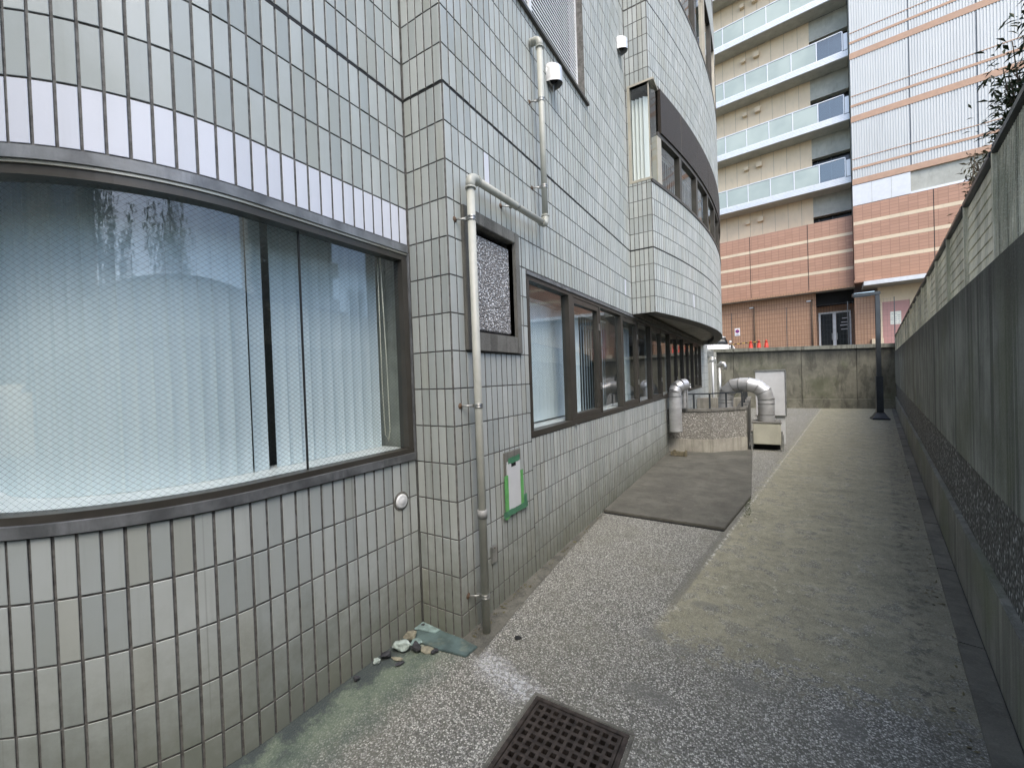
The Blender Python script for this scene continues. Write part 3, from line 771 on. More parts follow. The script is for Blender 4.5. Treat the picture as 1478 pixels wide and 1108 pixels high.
# ---- recessed pebble panel in its concrete frame
a, b, c, d = PANEL
m = MB(); x0, x1 = XW-.06, XW+.022
m.box(x0, x1, a, a+.095, c, d); m.box(x0, x1, b-.065, b, c, d); m.box(x0, x1, a+.095, b-.065, d-.085, d); m.box(x0, x1, a+.095, b-.065, c, c+.125)
pf = m.build('panel_frame', 'concrete_frame', bld, bevel=.004)
m = MB(); m.box(XW-.09, XW-.028, a+.12, b-.085, c+.15, d-.13); m.build('pebble_panel', 'aggregate_panel', pf, bevel=.006)
m = MB(); m.box(XW-.18, XW-.10, a+.05, b-.03, c+.05, d-.05); m.build('panel_back', 'black_hole', pf)

# ---- white louvre in the upper wall
a, b, c, d = LOUV
lv = MB(); lv.box(XW-.16, XW-.08, a, b, c, c+.03); lv.box(XW-.16, XW-.08, b-.03, b, c+.03, d); lv.box(XW-.16, XW-.08, a, a+.03, c+.03, d)
lv = lv.build('louvre', 'white_paint', bld)
m = MB(); m.box(XW-.15, XW-.07, 3.30, 3.345, c+.03, d); m.build('louvre_mullion', 'white_paint', lv)
m = MB(); m.box(XW-.30, XW-.24, a, b, c, d); m.build('louvre_back', 'black_hole', lv)
m = MB(); m.box(XW-.17, XW+.03, a-.03, b+.055, c-.032, c-.002); m.build('louvre_sill', 'bronze', lv)
me_b = {}
zz = c+.05; n = 0
while zz < d-.03:
    for (y0, y1) in ((a+.03, 3.30), (3.345, b-.03)):
        key = round(y1-y0, 3)
        if key not in me_b:
            mm = MB(); l = key
            mm.add([(-.002, 0, 0), (.004, 0, -.004), (.004, 0, .013), (-.002, 0, .015), (-.002, l, 0), (.004, l, -.004), (.004, l, .013), (-.002, l, .015)], [(0, 1, 2, 3), (7, 6, 5, 4), (0, 4, 5, 1), (1, 5, 6, 2), (2, 6, 7, 3), (3, 7, 4, 0)])
            o = mm.build('blade', 'white_paint', lv); me_b[key] = o.data; o.matrix_basis = Matrix.Translation((XW-.09, y0, zz))
        else: put('blade', me_b[key], None, lv, Matrix.Translation((XW-.09, y0, zz)))
    zz += .042
m = MB()
tile_reveal = []
for k in range(19, 28):
    z0 = max(Z0+k*ROW+.004, c); z1 = min(Z0+(k+1)*ROW-.004, d)
    if z1-z0 > .03:
        m = MB(); m.box(XW-.08, XW-.012, b+.001, b+.010, z0, z1); m.build('reveal_tile', 'tile', lv)

# ---- bay windows
bw = sweep(p_bay, lin(.0, LB, 60), -.10, .012, 4.41, 4.455, 'window', 'bronze', bld)
sweep(p_bay, lin(.26, LB, 60), -.10, -.004, 5.895, 5.925, 'frame', 'bronze', bw)
sweep(p_bay, lin(.26, LB, 60), -.09, .0, 5.165, 5.235, 'frame', 'bronze', bw)
BM = [s_bay(y) for y in (6.50, 7.34, 8.26, 9.17, 10.07, 10.97, 11.87, 12.77, 13.67, 14.57)]
for i, s in enumerate(BM):
    x, y, nx, ny = p_bay(s)
    sweep(p_bay, [s-.05, s+.05] if i else [s-.085, s+.06], -.09, -.001, 4.456, 5.164, 'mullion', 'champagne' if i == 0 else 'bronze', bw)
    if i < len(BM)-1:
        pane(p_bay, lin(s+.05, BM[i+1]-.05, 4), -.045, 4.455, 5.165, 'glass', bw)
        sweep(p_bay, lin(s+.03, BM[i+1]+.018, 4), -.03, .020, 5.237, 5.893, 'louvre_panel', 'dark_louvre', bw)
        sweep(p_bay, [BM[i+1]+.019, BM[i+1]+.029], -.03, .018, 5.237, 5.893, 'panel_joint', 'champagne', bw)
# corner pane on the return of the bay
m = MB(); m.box(BRW[0], BRW[0]+.035, BY0-.004, BY0+.07, BRW[2], BRW[3]); m.box(BRW[0], bx0+.004, BY0-.004, BY0+.07, BRW[3], BRW[3]+.03); m.box(BRW[0]+.035, bx0+.006, BY0-.006, BY0+.07, BRW[2]-.005, BRW[2]+.03)
cwn = m.build('corner_window', 'champagne', bld)
m = MB(); m.add([(BRW[0]+.03, BY0+.03, BRW[2]+.03), (bx0-.012, BY0+.03, BRW[2]+.03), (bx0-.012, BY0+.03, BRW[3]), (BRW[0]+.03, BY0+.03, BRW[3])], [(0, 1, 2, 3)]); m.build('pane', 'glass', cwn)
m = MB(); x, y, nx, ny = p_bay(.24); m.add([(bx0-.012, BY0+.03, 4.47), (x-.012, y, 4.47), (x-.012, y, 5.86), (bx0-.012, BY0+.03, 5.86)], [(0, 1, 2, 3)]); m.build('pane', 'glass', cwn)
m = MB(); m.box(bx0-.022, bx0-.004, BY0+.022, BY0+.04, 4.47, 5.86); m.build('corner_post', 'champagne', cwn)
m = MB(); m.box(bx0-.02, p_bay(.28)[0]+.006, BY0+.0, BY0+.30, 5.861, 5.89); m.build('corner_head', 'champagne', cwn)
blind('vertical_blind', 'white vertical blind behind the corner pane of the bay', p_bret, [(-1.555, -1.33, .055)], -.14, 4.5, 5.74, R(35), rail=False, mat='blind_white')
blind('vertical_blind', 'pale vertical blind behind the curved upper bay windows', p_bay, [(.45, LB-.6, .10)], -.22, 4.47, 5.16, R(20), mat='blind_white')
m = MB(); m.box(-2.3, -2.2, BY0+.2, 15, 2.75, 10.9); m.box(-2.3, -1.7, BY0+.16, BY0+.25, 2.75, 10.9)
for zz in (5.95, 4.30, 9.45): m.prism([(-2.2, BY0+.18), (-1.42, BY0+.18)]+[(p_bay(q)[0]-.22, p_bay(q)[1]) for q in lin(.3, LB-.3, 14)]+[(-2.2, 14.8)], zz, zz+.06)
m.build('room_wall', 'room', bld)
bw2 = sweep(p_bay, lin(.45, LB, 50), -.10, .008, 7.85, 7.895, 'window', 'bronze', bld)
sweep(p_bay, lin(.45, LB, 50), -.10, .0, 9.305, 9.35, 'frame', 'bronze', bw2)
for i, s in enumerate([.5+.9*k for k in range(10)]):
    sweep(p_bay, [s-.045, s+.045], -.09, .004, 7.896, 9.304, 'mullion', 'champagne' if i % 2 else 'bronze', bw2)
    if s+.9 < LB: pane(p_bay, lin(s+.04, s+.86, 4), -.045, 7.89, 9.31, 'far_glass', bw2)

# ------------------------------------------------------------------ the ground
GX0, GX1, GY0, GY1 = -1.005, -.54, 1.312, 1.777
m = MB()
for (a, b, c, d) in cut([(-9, 5.5, -14, 20.3)], (GX0, GX1, GY0, GY1)): m.add([(a, c, 0), (b, c, 0), (b, d, 0), (a, d, 0)], [(0, 1, 2, 3)])
tag(m.build('ground', 'ground'), kind='structure')
m = MB(); z = -.5
m.add([(GX0, GY0, 0), (GX1, GY0, 0), (GX1, GY1, 0), (GX0, GY1, 0), (GX0, GY0, z), (GX1, GY0, z), (GX1, GY1, z), (GX0, GY1, z)], [(0, 1, 5, 4), (1, 2, 6, 5), (2, 3, 7, 6), (3, 0, 4, 7), (4, 5, 6, 7)])
tag(m.build('drain_pit', 'concrete_strip'), kind='structure')
m = MB(); m.add([(XW-.01, 1.93, .004), (-1.445, 1.88, .004), (-1.50, 2.6, .004), (-1.545, 3.4, .004), (-1.60, 4.6, .004), (XW-.01, 4.6, .004)], [(0, 1, 2, 3, 4, 5)])
tag(m.build('pavement_edge_strip', 'concrete_strip'), kind='structure')
# raised slab in front of the areaway
m = MB(); m.prism([(XW+.01, 4.605), (-.345, 4.575), (-.135, 5.92), (-.17, 9.36), (-.85, 8.79), (XW+.01, 8.66)], .002, .034)
tag(m.build('concrete_slab', 'concrete_slab', bevel=.006), 'dark grey raised concrete slab beside the tiled wall in front of the duct', 'slab')
m = MB(); m.prism([(XW+.02, 4.585), (-.36, 4.557), (-.345, 4.575), (XW+.02, 4.604)], .002, .010); tag(m.build('slab_joint', 'black_joint'), kind='structure')

# ------------------------------------------------------------------ right-hand retaining wall with gutter and panel fence
RP = Vector((.977, 2.89, 0)); RD = Vector((.1852, .9827, 0)); RN = Vector((.9827, -.1852, 0))   # RN points away from the alley
def rp(s, o, z): v = RP+RD*s+RN*o; return (v.x, v.y, z)
def rbox(m, s0, s1, o0, o1, z0, z1): return m.hexa([rp(s0, o0, z0), rp(s0, o1, z0), rp(s1, o1, z0), rp(s1, o0, z0), rp(s0, o0, z1), rp(s0, o1, z1), rp(s1, o1, z1), rp(s1, o0, z1)])
SA, SB = -13, 17.66
rwt = thing('retaining_wall', 'dark streaked concrete retaining wall with a pebbled band along its foot', 'wall', tuple(RP))
js = [SA, -9.6, -6.2, -2.0, 1.55, 5.1, 8.65, 12.2, 15.75, SB]
for a, b in zip(js[:-1], js[1:]):
    m = MB(); rbox(m, a+.004, b-.004, 0, .30, .944, 2.118); m.build('wall_panel', 'concrete_right', rwt, bevel=.008)
    m = MB(); rbox(m, a+.003, b-.003, .022, .30, .462, .943); m.build('pebble_band', 'aggregate_band', rwt)
    m = MB(); rbox(m, a+.003, b-.003, -.012, .30, -.02, .461); m.build('foot', 'concrete_foot', rwt, bevel=.006)
m = MB(); rbox(m, SA, SB, .1, .32, 0, 2.10); m.build('core', 'concrete_strip', rwt)
# strip of gutter covers along the foot of the wall
s = -6.0
while s < 17:
    l = random.uniform(.9, 1.25); m = MB(); w = random.uniform(-.004, .004)
    rbox(m, s+.004, s+l-.006, -.118+w, -.016, -.01, .010+random.uniform(0, .006)); g = m.build('gutter_stone', 'concrete_slab' if random.random() < .6 else 'concrete_strip', rwt, bevel=.004); s += l
m = MB(); rbox(m, SA, SB, -.0159, -.0119, -.01, .006); m.build('gutter_joint', 'black_joint', rwt)

fn = thing('panel_fence', 'weathered lapped concrete panel fence standing on the dark retaining wall', 'fence', tuple(RP+Vector((0, 0, 2.12))))
post_s = [-.80+.935*k for k in range(-12, 20)]
for i, s in enumerate(post_s):
    if s > 17.4: break
    near = s < -.1
    m = MB(); rbox(m, s-.022, s+.022, .010, .11, 2.119, 2.672); m.build('post', 'fence_concrete', fn, bevel=.004)
    e = min(s+.935, 17.6)
    if e-s < .3: break
    mt = 'fence_weathered' if (near or random.random() < .25) else 'fence_concrete'
    n = 7; h = .52/n
    for j in range(n):
        z0 = 2.122+j*h
        m = MB(); m.hexa([rp(s+.022, .026, z0), rp(s+.022, .07, z0), rp(e-.022, .07, z0), rp(e-.022, .026, z0), rp(s+.022, .031, z0+h-.002), rp(s+.022, .07, z0+h-.002), rp(e-.022, .07, z0+h-.002), rp(e-.022, .031, z0+h-.002)])
        m.build('board', mt, fn)
    if near and s > -1.5:   # the nearest panels are ribbed
        m = MB(); q = s+.03
        while q < e-.03:
            z0 = 2.125
            rbox(m, q, q+.010, .020, .034, 2.125, 2.63); q += .030
        tag(m.build('rib', 'fence_weathered', fn), kind='stuff')
    m = MB(); rbox(m, s+.002, e-.002, .0, .12, 2.645, 2.672+.0) if False else rbox(m, s+.024, e-.024, .004, .12, 2.644, 2.675); m.build('cap', 'navy_metal', fn, bevel=.003)
# ground behind the fence
m = MB(); m.prism([tuple(rp(SA, .305, 0)[:2]), tuple(rp(SB, .305, 0)[:2]), (60, 20.6), (60, -60), (-3, -60)], 1.9, 2.05)
tag(m.build('upper_ground', 'asphalt'), kind='structure')

# ------------------------------------------------------------------ far retaining wall, upper road
def ztop(x): return 2.43-.030*(x+1.4)
fw = thing('boundary_wall', 'mossy stained concrete wall closing the far end of the alley', 'wall', (1.2, 20.2, 0))
xs = [-9, -3.0, -1.0, 1.42, 3.15, 4.35]
for a, b in zip(xs[:-1], xs[1:]):
    m = MB(); m.hexa([(a+.004, 20.2, -.02), (b-.004, 20.2, -.02), (b-.004, 20.5, -.02), (a+.004, 20.5, -.02), (a+.004, 20.2, ztop(a)), (b-.004, 20.2, ztop(b)), (b-.004, 20.5, ztop(b)), (a+.004, 20.5, ztop(a))]); m.build('wall_panel', 'concrete_far', fw, bevel=.01)
    m = MB(); m.hexa([(a+.004, 20.13, -.02), (b-.004, 20.13, -.02), (b-.004, 20.197, -.02), (a+.004, 20.197, -.02), (a+.004, 20.145, .36), (b-.004, 20.145, .36), (b-.004, 20.197, .37), (a+.004, 20.197, .37)]); m.build('foot', 'concrete_far', fw)
    m = MB(); m.hexa([(a+.003, 20.14, ztop(a)+.003), (b-.003, 20.14, ztop(b)+.003), (b-.003, 20.55, ztop(b)+.003), (a+.003, 20.55, ztop(a)+.003), (a+.003, 20.14, ztop(a)+.16), (b-.003, 20.14, ztop(b)+.16), (b-.003, 20.55, ztop(b)+.16), (a+.003, 20.55, ztop(a)+.16)]); m.build('coping', 'concrete_coping', fw, bevel=.012)
m = MB(); m.box(-9, 4.4, 20.3, 20.49, -.02, 2.2); m.build('core', 'concrete_strip', fw)
m = MB(); m.add([(-30, 20.5, 2.05), (60, 20.605, 2.05), (60, 70, 2.05), (-30, 70, 2.05)], [(0, 1, 2, 3)]); tag(m.build('road', 'asphalt'), kind='structure')
# wire mesh fence on the coping
mf = thing('mesh_fence', 'thin dark wire mesh fence on top of the mossy far wall', 'fence', (1.2, 20.35, 2.5))
for x in (-3.0, -1.03, .97, 2.95, 4.3):
    m = MB(); m.box(x-.012, x+.012, 20.368, 20.392, ztop(x)+.16, 4.15); m.build('post', 'lamp_grey', mf)
m = MB(); x = -3.0
while x < 4.3:
    m.box(x-.0015, x+.0015, 20.377, 20.380, ztop(x)+.2, 4.13); x += .10
z = 2.7
while z < 4.15: m.box(-3, 4.3, 20.381, 20.384, z-.0015, z+.0015); z += .2
tag(m.build('wire_mesh', 'lamp_grey', mf), kind='stuff')
# ------------------------------------------------------------------ things on the tiled wall
dp = thing('drainpipe', 'cream plastic drainpipe with elbows stepping up the tiled pier', 'pipe', (-1.53, 2.085, 0))
PX, PY1, PY2 = -1.53, 2.085, 3.14
def elbow(c, d1, d2, r=.031, br=.045):
    c, d1, d2 = Vector(c), Vector(d1), Vector(d2); pts = [c+d1*(br+.03), c+d1*br]
    for i in range(1, 8):
        a = i/8*math.pi/2; pts.append(c+d1*br*(1-math.sin(a))+d2*br*(1-math.cos(a)))
    pts += [c+d2*br, c+d2*(br+.03)]
    m = MB(); m.tube(pts, r, 18)
    for d, q in ((d1, br+.03), (d2, br+.03)): m.tube([c+d*(q-.008), c+d*(q+.004)], r+.003, 18)
    return m.build('elbow', 'pvc', dp)
m = MB(); m.tube([(PX, PY1, 0), (PX, PY1, 2.86)], .0255, 20); m.build('pipe', 'pvc', dp)
m = MB(); m.tube([(PX, PY1+.05, 2.895), (PX, PY2-.05, 2.912)], .0255, 20); m.build('pipe', 'pvc', dp)
m = MB(); m.tube([(PX, PY2, 2.95), (PX, PY2, 4.44)], .0255, 20); m.build('pipe', 'pvc', dp)
elbow((PX, PY1, 2.895), (0, 0, -1), (0, 1, 0)); elbow((PX, PY2, 2.912), (0, -1, 0), (0, 0, 1)); elbow((PX, PY2, 4.475), (0, 0, -1), (-1, 0, 0))
m = MB(); m.tube([(PX, PY1, .735), (PX, PY1, .79)], .0315, 20); m.build('coupling', 'pvc_grey', dp)
def bracket(y, z, ya, horiz=False):
    m = MB()
    if horiz: m.tube([(PX, y-.011, z), (PX, y+.011, z)], .029, 18)
    else:
        m.tube([(PX, y, z-.014), (PX, y, z-.006)], .029, 18); m.tube([(PX, y, z+.006), (PX, y, z+.014)], .029, 18); m.tube([(PX, y, z-.006), (PX, y, z+.006)], .0275, 18)
    m.tube([(PX-.02, y-.01, z), (XW-.003, ya, z)], .0055, 8)
    m.box(PX-.055, PX-.026, y-.022, y-.008, z-.010, z+.010)
    b = m.build('bracket', 'galv', dp)
    m = MB(); m.lathe([(0, .010), (.010, .008), (.020, .0)], (0, 0, 0), 14); m.xf(Matrix.Translation((XW, ya, z)) @ Matrix.Rotation(math.pi/2, 4, 'Y')); m.build('rose', 'rust', b)
bracket(PY1, 2.632, 2.035); bracket(PY1, 1.452, 2.02); bracket(PY1, .238, 2.03); bracket(2.66, 2.904, 2.585, True); bracket(PY2, 3.232, 3.10); bracket(PY2, 3.962, 3.105)

def vent_hood(y, z, label, s=1.0):
    v = thing('vent_hood', label, 'vent', (XW, y, z), 'steel vent hoods on the tiled wall')
    m = MB(); seg = 20; rings = []
    # hooded cowl: a half dome that opens downwards
    prof = [(-.10, .0), (-.10, 1), (0, 1)]
    for i in range(9):
        t = i/8; rings.append((.085*s*math.sin(math.pi/2*(1-t*.0))*1, t))
    V = []; F = []; W = .082*s; H = .20*s; D = .125*s
    for i in range(13):
        u = math.pi*i/12; cx = -math.cos(u)*W; dz = math.sin(u)
        for j in range(7):
            q = j/6; zz = H*(.0+q*.62); V.append((XW+.004+D*dz, y+cx, z+zz-.10*s))
    for i in range(12):
        for j in range(6): a = i*7+j; F.append((a, a+7, a+8, a+1))
    # rounded top
    for k in range(1, 6):
        e = math.pi/2*k/5; 
        for i in range(13):
            u = math.pi*i/12
            V.append((XW+.004+D*math.sin(u)*math.cos(e), y-math.cos(u)*W*(.35+.65*math.cos(e)), z+H*.62-.10*s+H*.36*math.sin(e)))
    base = 13*7
    for i in range(12): F.append((i*7+6, (i+1)*7+6, base+i+1, base+i))
    for k in range(4):
        for i in range(12): F.append((base+k*13+i, base+k*13+i+1, base+k*13+13+i+1, base+k*13+13+i))
    m.add(V, F, True); m.build('cowl', 'duct_steel', v)
    m = MB(); m.lathe([(.0, 0), (.085*s, 0), (.085*s, .012), (.0, .012)], (0, 0, 0), 24); m.xf(Matrix.Translation((XW, y, z)) @ Matrix.Rotation(math.pi/2, 4, 'Y')); m.build('flange', 'duct_steel', v)
    m = MB(); m.lathe([(0, .0), (.062*s, 0), (.062*s, .05), (0, .05)], (0, 0, 0), 20); m.xf(Matrix.Translation((XW+.013, y, z-.01)) @ Matrix.Rotation(math.pi/2, 4, 'Y')); m.build('opening', 'black_hole', v)
    m = MB(); m.box(XW+.002, XW+.006, y-.03, y+.03, z-.15*s, z-.09*s); m.build('drip_tab', 'galv', v)
vent_hood(3.53, 4.44, 'bright steel vent hood beside the cream drainpipe, below the white louvre', .98)
vent_hood(5.90, 6.32, 'bright steel vent hood high on the wall next to the curved bay', 1.02)

# white cover plate held with green tape
tp = thing('taped_cover', 'white cover plate stuck to the tiled wall with green tape', 'cover plate', (XW, 2.61, .62))
m = MB(); m.box(XW+.0005, XW+.014, 2.495, 2.725, .98, 1.07); m.box(XW+.0005, XW+.014, 2.495, 2.515, .70, .98); m.build('hatch_frame', 'concrete_frame', tp, bevel=.003)
m = MB(); m.box(XW+.001, XW+.018, 2.517, 2.706, .64, 1.0); m.build('plate', 'white_panel', tp, bevel=.002)
m = MB(); m.box(XW+.0181, XW+.0192, 2.575, 2.64, .955, .982); m.build('slot', 'black_hole', tp)
def tape(y0, y1, z0, z1, mat, o=.0195, rot=0):
    m = MB(); n = 7; V = []
    L = z1-z0 > y1-y0
    for i in range(n+1):
        t = i/n
        for e in (0, 1):
            w = random.uniform(-.004, .004)
            if L: V.append((XW+o+random.uniform(0, .0012), (y0 if e == 0 else y1)+w*.6+(t-.5)*rot, z0+(z1-z0)*t))
            else: V.append((XW+o+random.uniform(0, .0012), y0+(y1-y0)*t, (z0 if e == 0 else z1)+w+(t-.5)*rot))
    m.add(V, [(2*i, 2*i+1, 2*i+3, 2*i+2) for i in range(n)]); m.build('tape_strip', mat, tp)
tape(2.472, 2.524, .585, .905, 'green_tape'); tape(2.700, 2.744, .63, .905, 'green_tape'); tape(2.45, 2.80, .60, .645, 'green_tape_dark', .021); tape(2.53, 2.70, .985, 1.03, 'green_tape_dark', .0195, .004); tape(2.765, 2.81, .60, .70, 'green_tape_dark', .010)
so = thing('socket_cover', 'small grey metal socket cover low on the tiled wall by the drainpipe', 'cover plate', (XW, 2.32, .33))
m = MB(); m.box(XW+.0003, XW+.016, 2.287, 2.357, .335, .458); p_ = m.build('box_body', 'galv', so, bevel=.006)
m = MB(); m.tube([(XW+.016, 2.322, .44), (XW+.0185, 2.322, .44)], .004, 8); m.build('screw', 'rust', p_)
rc = thing('round_vent_cap', 'round white plastic cap in the tiles under the curved window', 'vent cap', (XC, 1.82, .865))
m = MB(); m.lathe([(.0, .014), (.020, .015), (.024, .011), (.034, .013), (.043, .010), (.046, .0)], (0, 0, 0), 28); m.xf(Matrix.Translation((XC+.001, 1.815, .862)) @ Matrix.Rotation(math.pi/2, 4, 'Y')); m.build('cap', 'white_paint', rc)
m = MB(); m.lathe([(.047, .003), (.060, .002), (.062, .0)], (0, 0, 0), 28); m.xf(Matrix.Translation((XC, 1.815, .862)) @ Matrix.Rotation(math.pi/2, 4, 'Y')); m.build('sealant_ring', 'concrete_frame', rc)

# ------------------------------------------------------------------ grating, board and stones
gr = thing('drain_grating', 'rusty square iron drain grating with rows of square holes', 'grating', ((GX0+GX1)/2, (GY0+GY1)/2, 0))
m = MB(); t_ = .018
m.box(GX0-.004, GX1+.004, GY0-.004, GY0+t_, -.03, .004); m.box(GX0-.004, GX1+.004, GY1-t_, GY1+.004, -.03, .004); m.box(GX0-.004, GX0+t_, GY0+t_, GY1-t_, -.03, .004); m.box(GX1-t_, GX1+.004, GY0+t_, GY1-t_, -.03, .004)
m.build('frame', 'iron', gr, bevel=.002)
m = MB()
for (a_, b_, c_, d_) in ((GX0-.022, GX1+.022, GY1+.006, GY1+.026), (GX0-.022, GX1+.022, GY0-.026, GY0-.006), (GX0-.024, GX0-.006, GY0-.006, GY1+.006), (GX1+.006, GX1+.024, GY0-.006, GY1+.006)): m.box(a_, b_, c_, d_, -.02, .0035)
m.build('bedding_rim', 'concrete_strip', gr, bevel=.003)
m = MB(); n = 10; a0, a1, b0, b1 = GX0+.021, GX1-.021, GY0+.021, GY1-.021; pw = (a1-a0-.018)/n; bar = .0165
V = []; F = []
hs = [a0+.009+pw*i+pw/2 for i in range(n)]
xs_ = [a0]+[v for i in range(n) for v in (hs[i]-pw/2+bar/2, hs[i]+pw/2-bar/2)]+[a1]
ys_ = [b0]+[v for i in range(n) for v in (b0+.009+pw*i+bar/2, b0+.009+pw*(i+1)-bar/2)]+[b1]
bmx = bmesh.new(); gv = {}
def gvx(i, j, k):
    if (i, j, k) not in gv: gv[(i, j, k)] = bmx.verts.new((xs_[i], ys_[j], (.003, -.022)[k]))
    return gv[(i, j, k)]
N1 = len(xs_)-1
solid = lambda i, j: 0 <= i < N1 and 0 <= j < N1 and not (i % 2 == 1 and j % 2 == 1)
for i in range(N1):
    for j in range(N1):
        if not solid(i, j): continue
        bmx.faces.new([gvx(i, j, 0), gvx(i+1, j, 0), gvx(i+1, j+1, 0), gvx(i, j+1, 0)])
        for (di, dj, p1, p2) in ((1, 0, (1, 0), (1, 1)), (-1, 0, (0, 1), (0, 0)), (0, 1, (1, 1), (0, 1)), (0, -1, (0, 0), (1, 0))):
            if not solid(i+di, j+dj): bmx.faces.new([gvx(i+p1[0], j+p1[1], 1), gvx(i+p2[0], j+p2[1], 1), gvx(i+p2[0], j+p2[1], 0), gvx(i+p1[0], j+p1[1], 0)])
bmesh.ops.recalc_face_normals(bmx, faces=bmx.faces)
ed = [e for e in bmx.edges if len(e.link_faces) == 2 and e.calc_face_angle(0) > .6]
bmesh.ops.bevel(bmx, geom=ed, offset=.0018, segments=1, affect='EDGES')
me = bpy.data.meshes.new('grille'); bmx.to_mesh(me); bmx.free(); put('grille', me, 'iron', gr)

tl = thing('stained_board', 'flat teal stained board lying against the foot of the tiled pier', 'board', (-1.7, 1.87, 0))
bmx = bmesh.new(); m = MB(); m.prism([(-1.93, 1.80), (-1.70, 1.80), (-1.50, 1.832), (-1.492, 1.936), (-1.63, 1.951), (-1.945, 1.950)], .001, .013); m.build('board_sheet', 'teal_board', tl, bevel=.003)
m = MB(); m.prism([(-1.955, 1.87), (-1.80, 1.90), (-1.79, 1.945), (-1.955, 1.955)], .0135, .022); m.build('torn_corner', 'rock_teal', tl, bevel=.003)
def stone(label, x, y, sx, sy, sz, rz, mat, seed, sharp=.35):
    bmx = bmesh.new(); bmesh.ops.create_icosphere(bmx, subdivisions=3, radius=1)
    rng = random.Random(seed); planes = [(Vector((rng.gauss(0, 1), rng.gauss(0, 1), rng.gauss(0, .8))).normalized(), rng.uniform(.55, .85)) for _ in range(11)]
    for v in bmx.verts:
        p = v.co.copy()
        for n_, d_ in planes:
            q = p.dot(n_)
            if q > d_: p -= n_*(q-d_)*.95
        p += p.normalized()*(mnoise.noise(p*2.2+Vector((seed, 0, 0)))*.12+mnoise.noise(p*7+Vector((seed, 5, 0)))*.05)
        v.co = p
    zmin = min(v.co.z for v in bmx.verts)
    for v in bmx.verts: v.co = Vector((v.co.x*sx, v.co.y*sy, (v.co.z-zmin)*sz))
    me = bpy.data.meshes.new('stone'); bmx.to_mesh(me); bmx.free()
    o = put('stone', me, mat); o.matrix_basis = Matrix.Translation((x, y, .001)) @ Matrix.Rotation(rz, 4, 'Z')
    return tag(o, label, 'stone', 'rubble in the corner by the pier')
for a in [('largest pale pitted lump of rubble by the tiled wall', -1.875, 1.70, .052, .034, .026, .6, 'rock_pale', 3),
          ('brownish grey wedge of rubble leaning at the tiled wall', -1.915, 1.80, .042, .030, .024, .9, 'rock_tan', 11),
          ('flat pale teal tile shard behind the black stone', -1.845, 1.785, .036, .030, .010, .4, 'rock_teal', 5),
          ('black lump of stone between pale rubble pieces', -1.805, 1.742, .040, .026, .020, -.3, 'rock_dark', 8),
          ('flat tan flake of stone beside the black lump', -1.745, 1.765, .045, .028, .007, .3, 'rock_tan', 14),
          ('small dark oval pebble at the edge of the teal board', -1.69, 1.775, .013, .020, .012, -.5, 'rock_dark', 17),
          ('grey and black broken stone against the wall base', -1.915, 1.60, .028, .020, .018, .8, 'rock_dark', 21),
          ('small whitish chip on the grimy strip along the wall', -1.925, 1.545, .020, .016, .013, .4, 'rock_pale', 24),
          ('thin curved grey chip on green stained concrete', -1.845, 1.625, .034, .012, .007, .2, 'rock_tan', 27),
          ('little dark curled chip on green stained concrete', -1.800, 1.60, .010, .026, .008, -.6, 'rock_dark', 31),
          ('lone small stone farthest along the curved tiled wall', -1.915, 1.40, .019, .014, .011, .9, 'rock_dark', 35),
          ('small black pebble in the inner corner of the pier', -1.925, 1.925, .016, .014, .014, .9, 'rock_dark', 38)]: stone(*(a[:3]+(a[3]*1.22, a[4]*1.22, a[5]*1.25)+a[6:]))
m = MB(); m.prism([(-1.325+.028*math.cos(k)*(.8+.2*math.sin(3*k)), 2.128+.020*math.sin(k)) for k in [i*math.pi/6 for i in range(12)]], .0015, .006)
tag(m.build('black_patch', 'black_joint'), 'small black tar spot on the speckled paving near the drainpipe', 'tar spot')
# moss in the joint at the slab's corner
bmx = bmesh.new(); m = MB()
for _ in range(260):
    x = random.gauss(-.165, .022); y = random.gauss(5.55, .28); r_ = random.uniform(.004, .014)
    V = [(x+random.uniform(-r_, r_), y+random.uniform(-r_, r_), .001+random.uniform(0, .018)) for _ in range(3)]; m.add(V, [(0, 1, 2)])
tag(tag(m.build('moss', 'leaf'), 'green moss growing in the joint beside the raised slab', 'moss'), kind='stuff')

# ------------------------------------------------------------------ areaway wall, railing and ducts
aw = thing('areaway_wall', 'low pebble-faced concrete wall around the light well by the window', 'wall', (-.9, 8.8, 0))
pts = [(XW-.02, 8.665), (-.83, 8.80), (-.26, 9.39)]
def seg_box(m, p, q, t, z0, z1, o=0):
    p, q = Vector((*p, 0)), Vector((*q, 0)); d = (q-p).normalized(); nn = Vector((-d.y, d.x, 0))  # nn: inward
    a = p-nn*o; b = q-nn*o; c = b+nn*t; e = a+nn*t
    return m.hexa([(a.x, a.y, z0), (b.x, b.y, z0), (c.x, c.y, z0), (e.x, e.y, z0), (a.x, a.y, z1), (b.x, b.y, z1), (c.x, c.y, z1), (e.x, e.y, z1)])
for i, (p, q) in enumerate(zip(pts[:-1], pts[1:])):
    m = MB(); seg_box(m, p, q, .16, .0, .285, .012); m.build('plinth', 'concrete_light', aw, bevel=.006)
    m = MB(); seg_box(m, p, q, .14, .286, .828); m.build('pebble_panel', 'aggregate_wall', aw)
    m = MB(); seg_box(m, p, q, .17, .829, .882, .018); m.build('coping', 'concrete_frame', aw, bevel=.006)
m = MB(); m.box(-.42, -.25, 9.392, 13.2, 0, .85); m.build('side_wall', 'concrete_strip', aw)
m = MB(); m.box(-.43, -.235, 9.394, 13.2, .851, .882); m.build('coping', 'concrete_frame', aw, bevel=.005)
m = MB(); m.box(XW+.02, -.43, 13.0, 13.2, 0, .85); m.build('side_wall', 'concrete_light', aw)
rl = thing('handrail', 'thin grey steel handrail on the pebble-faced areaway wall', 'railing', (-.9, 8.85, .88))
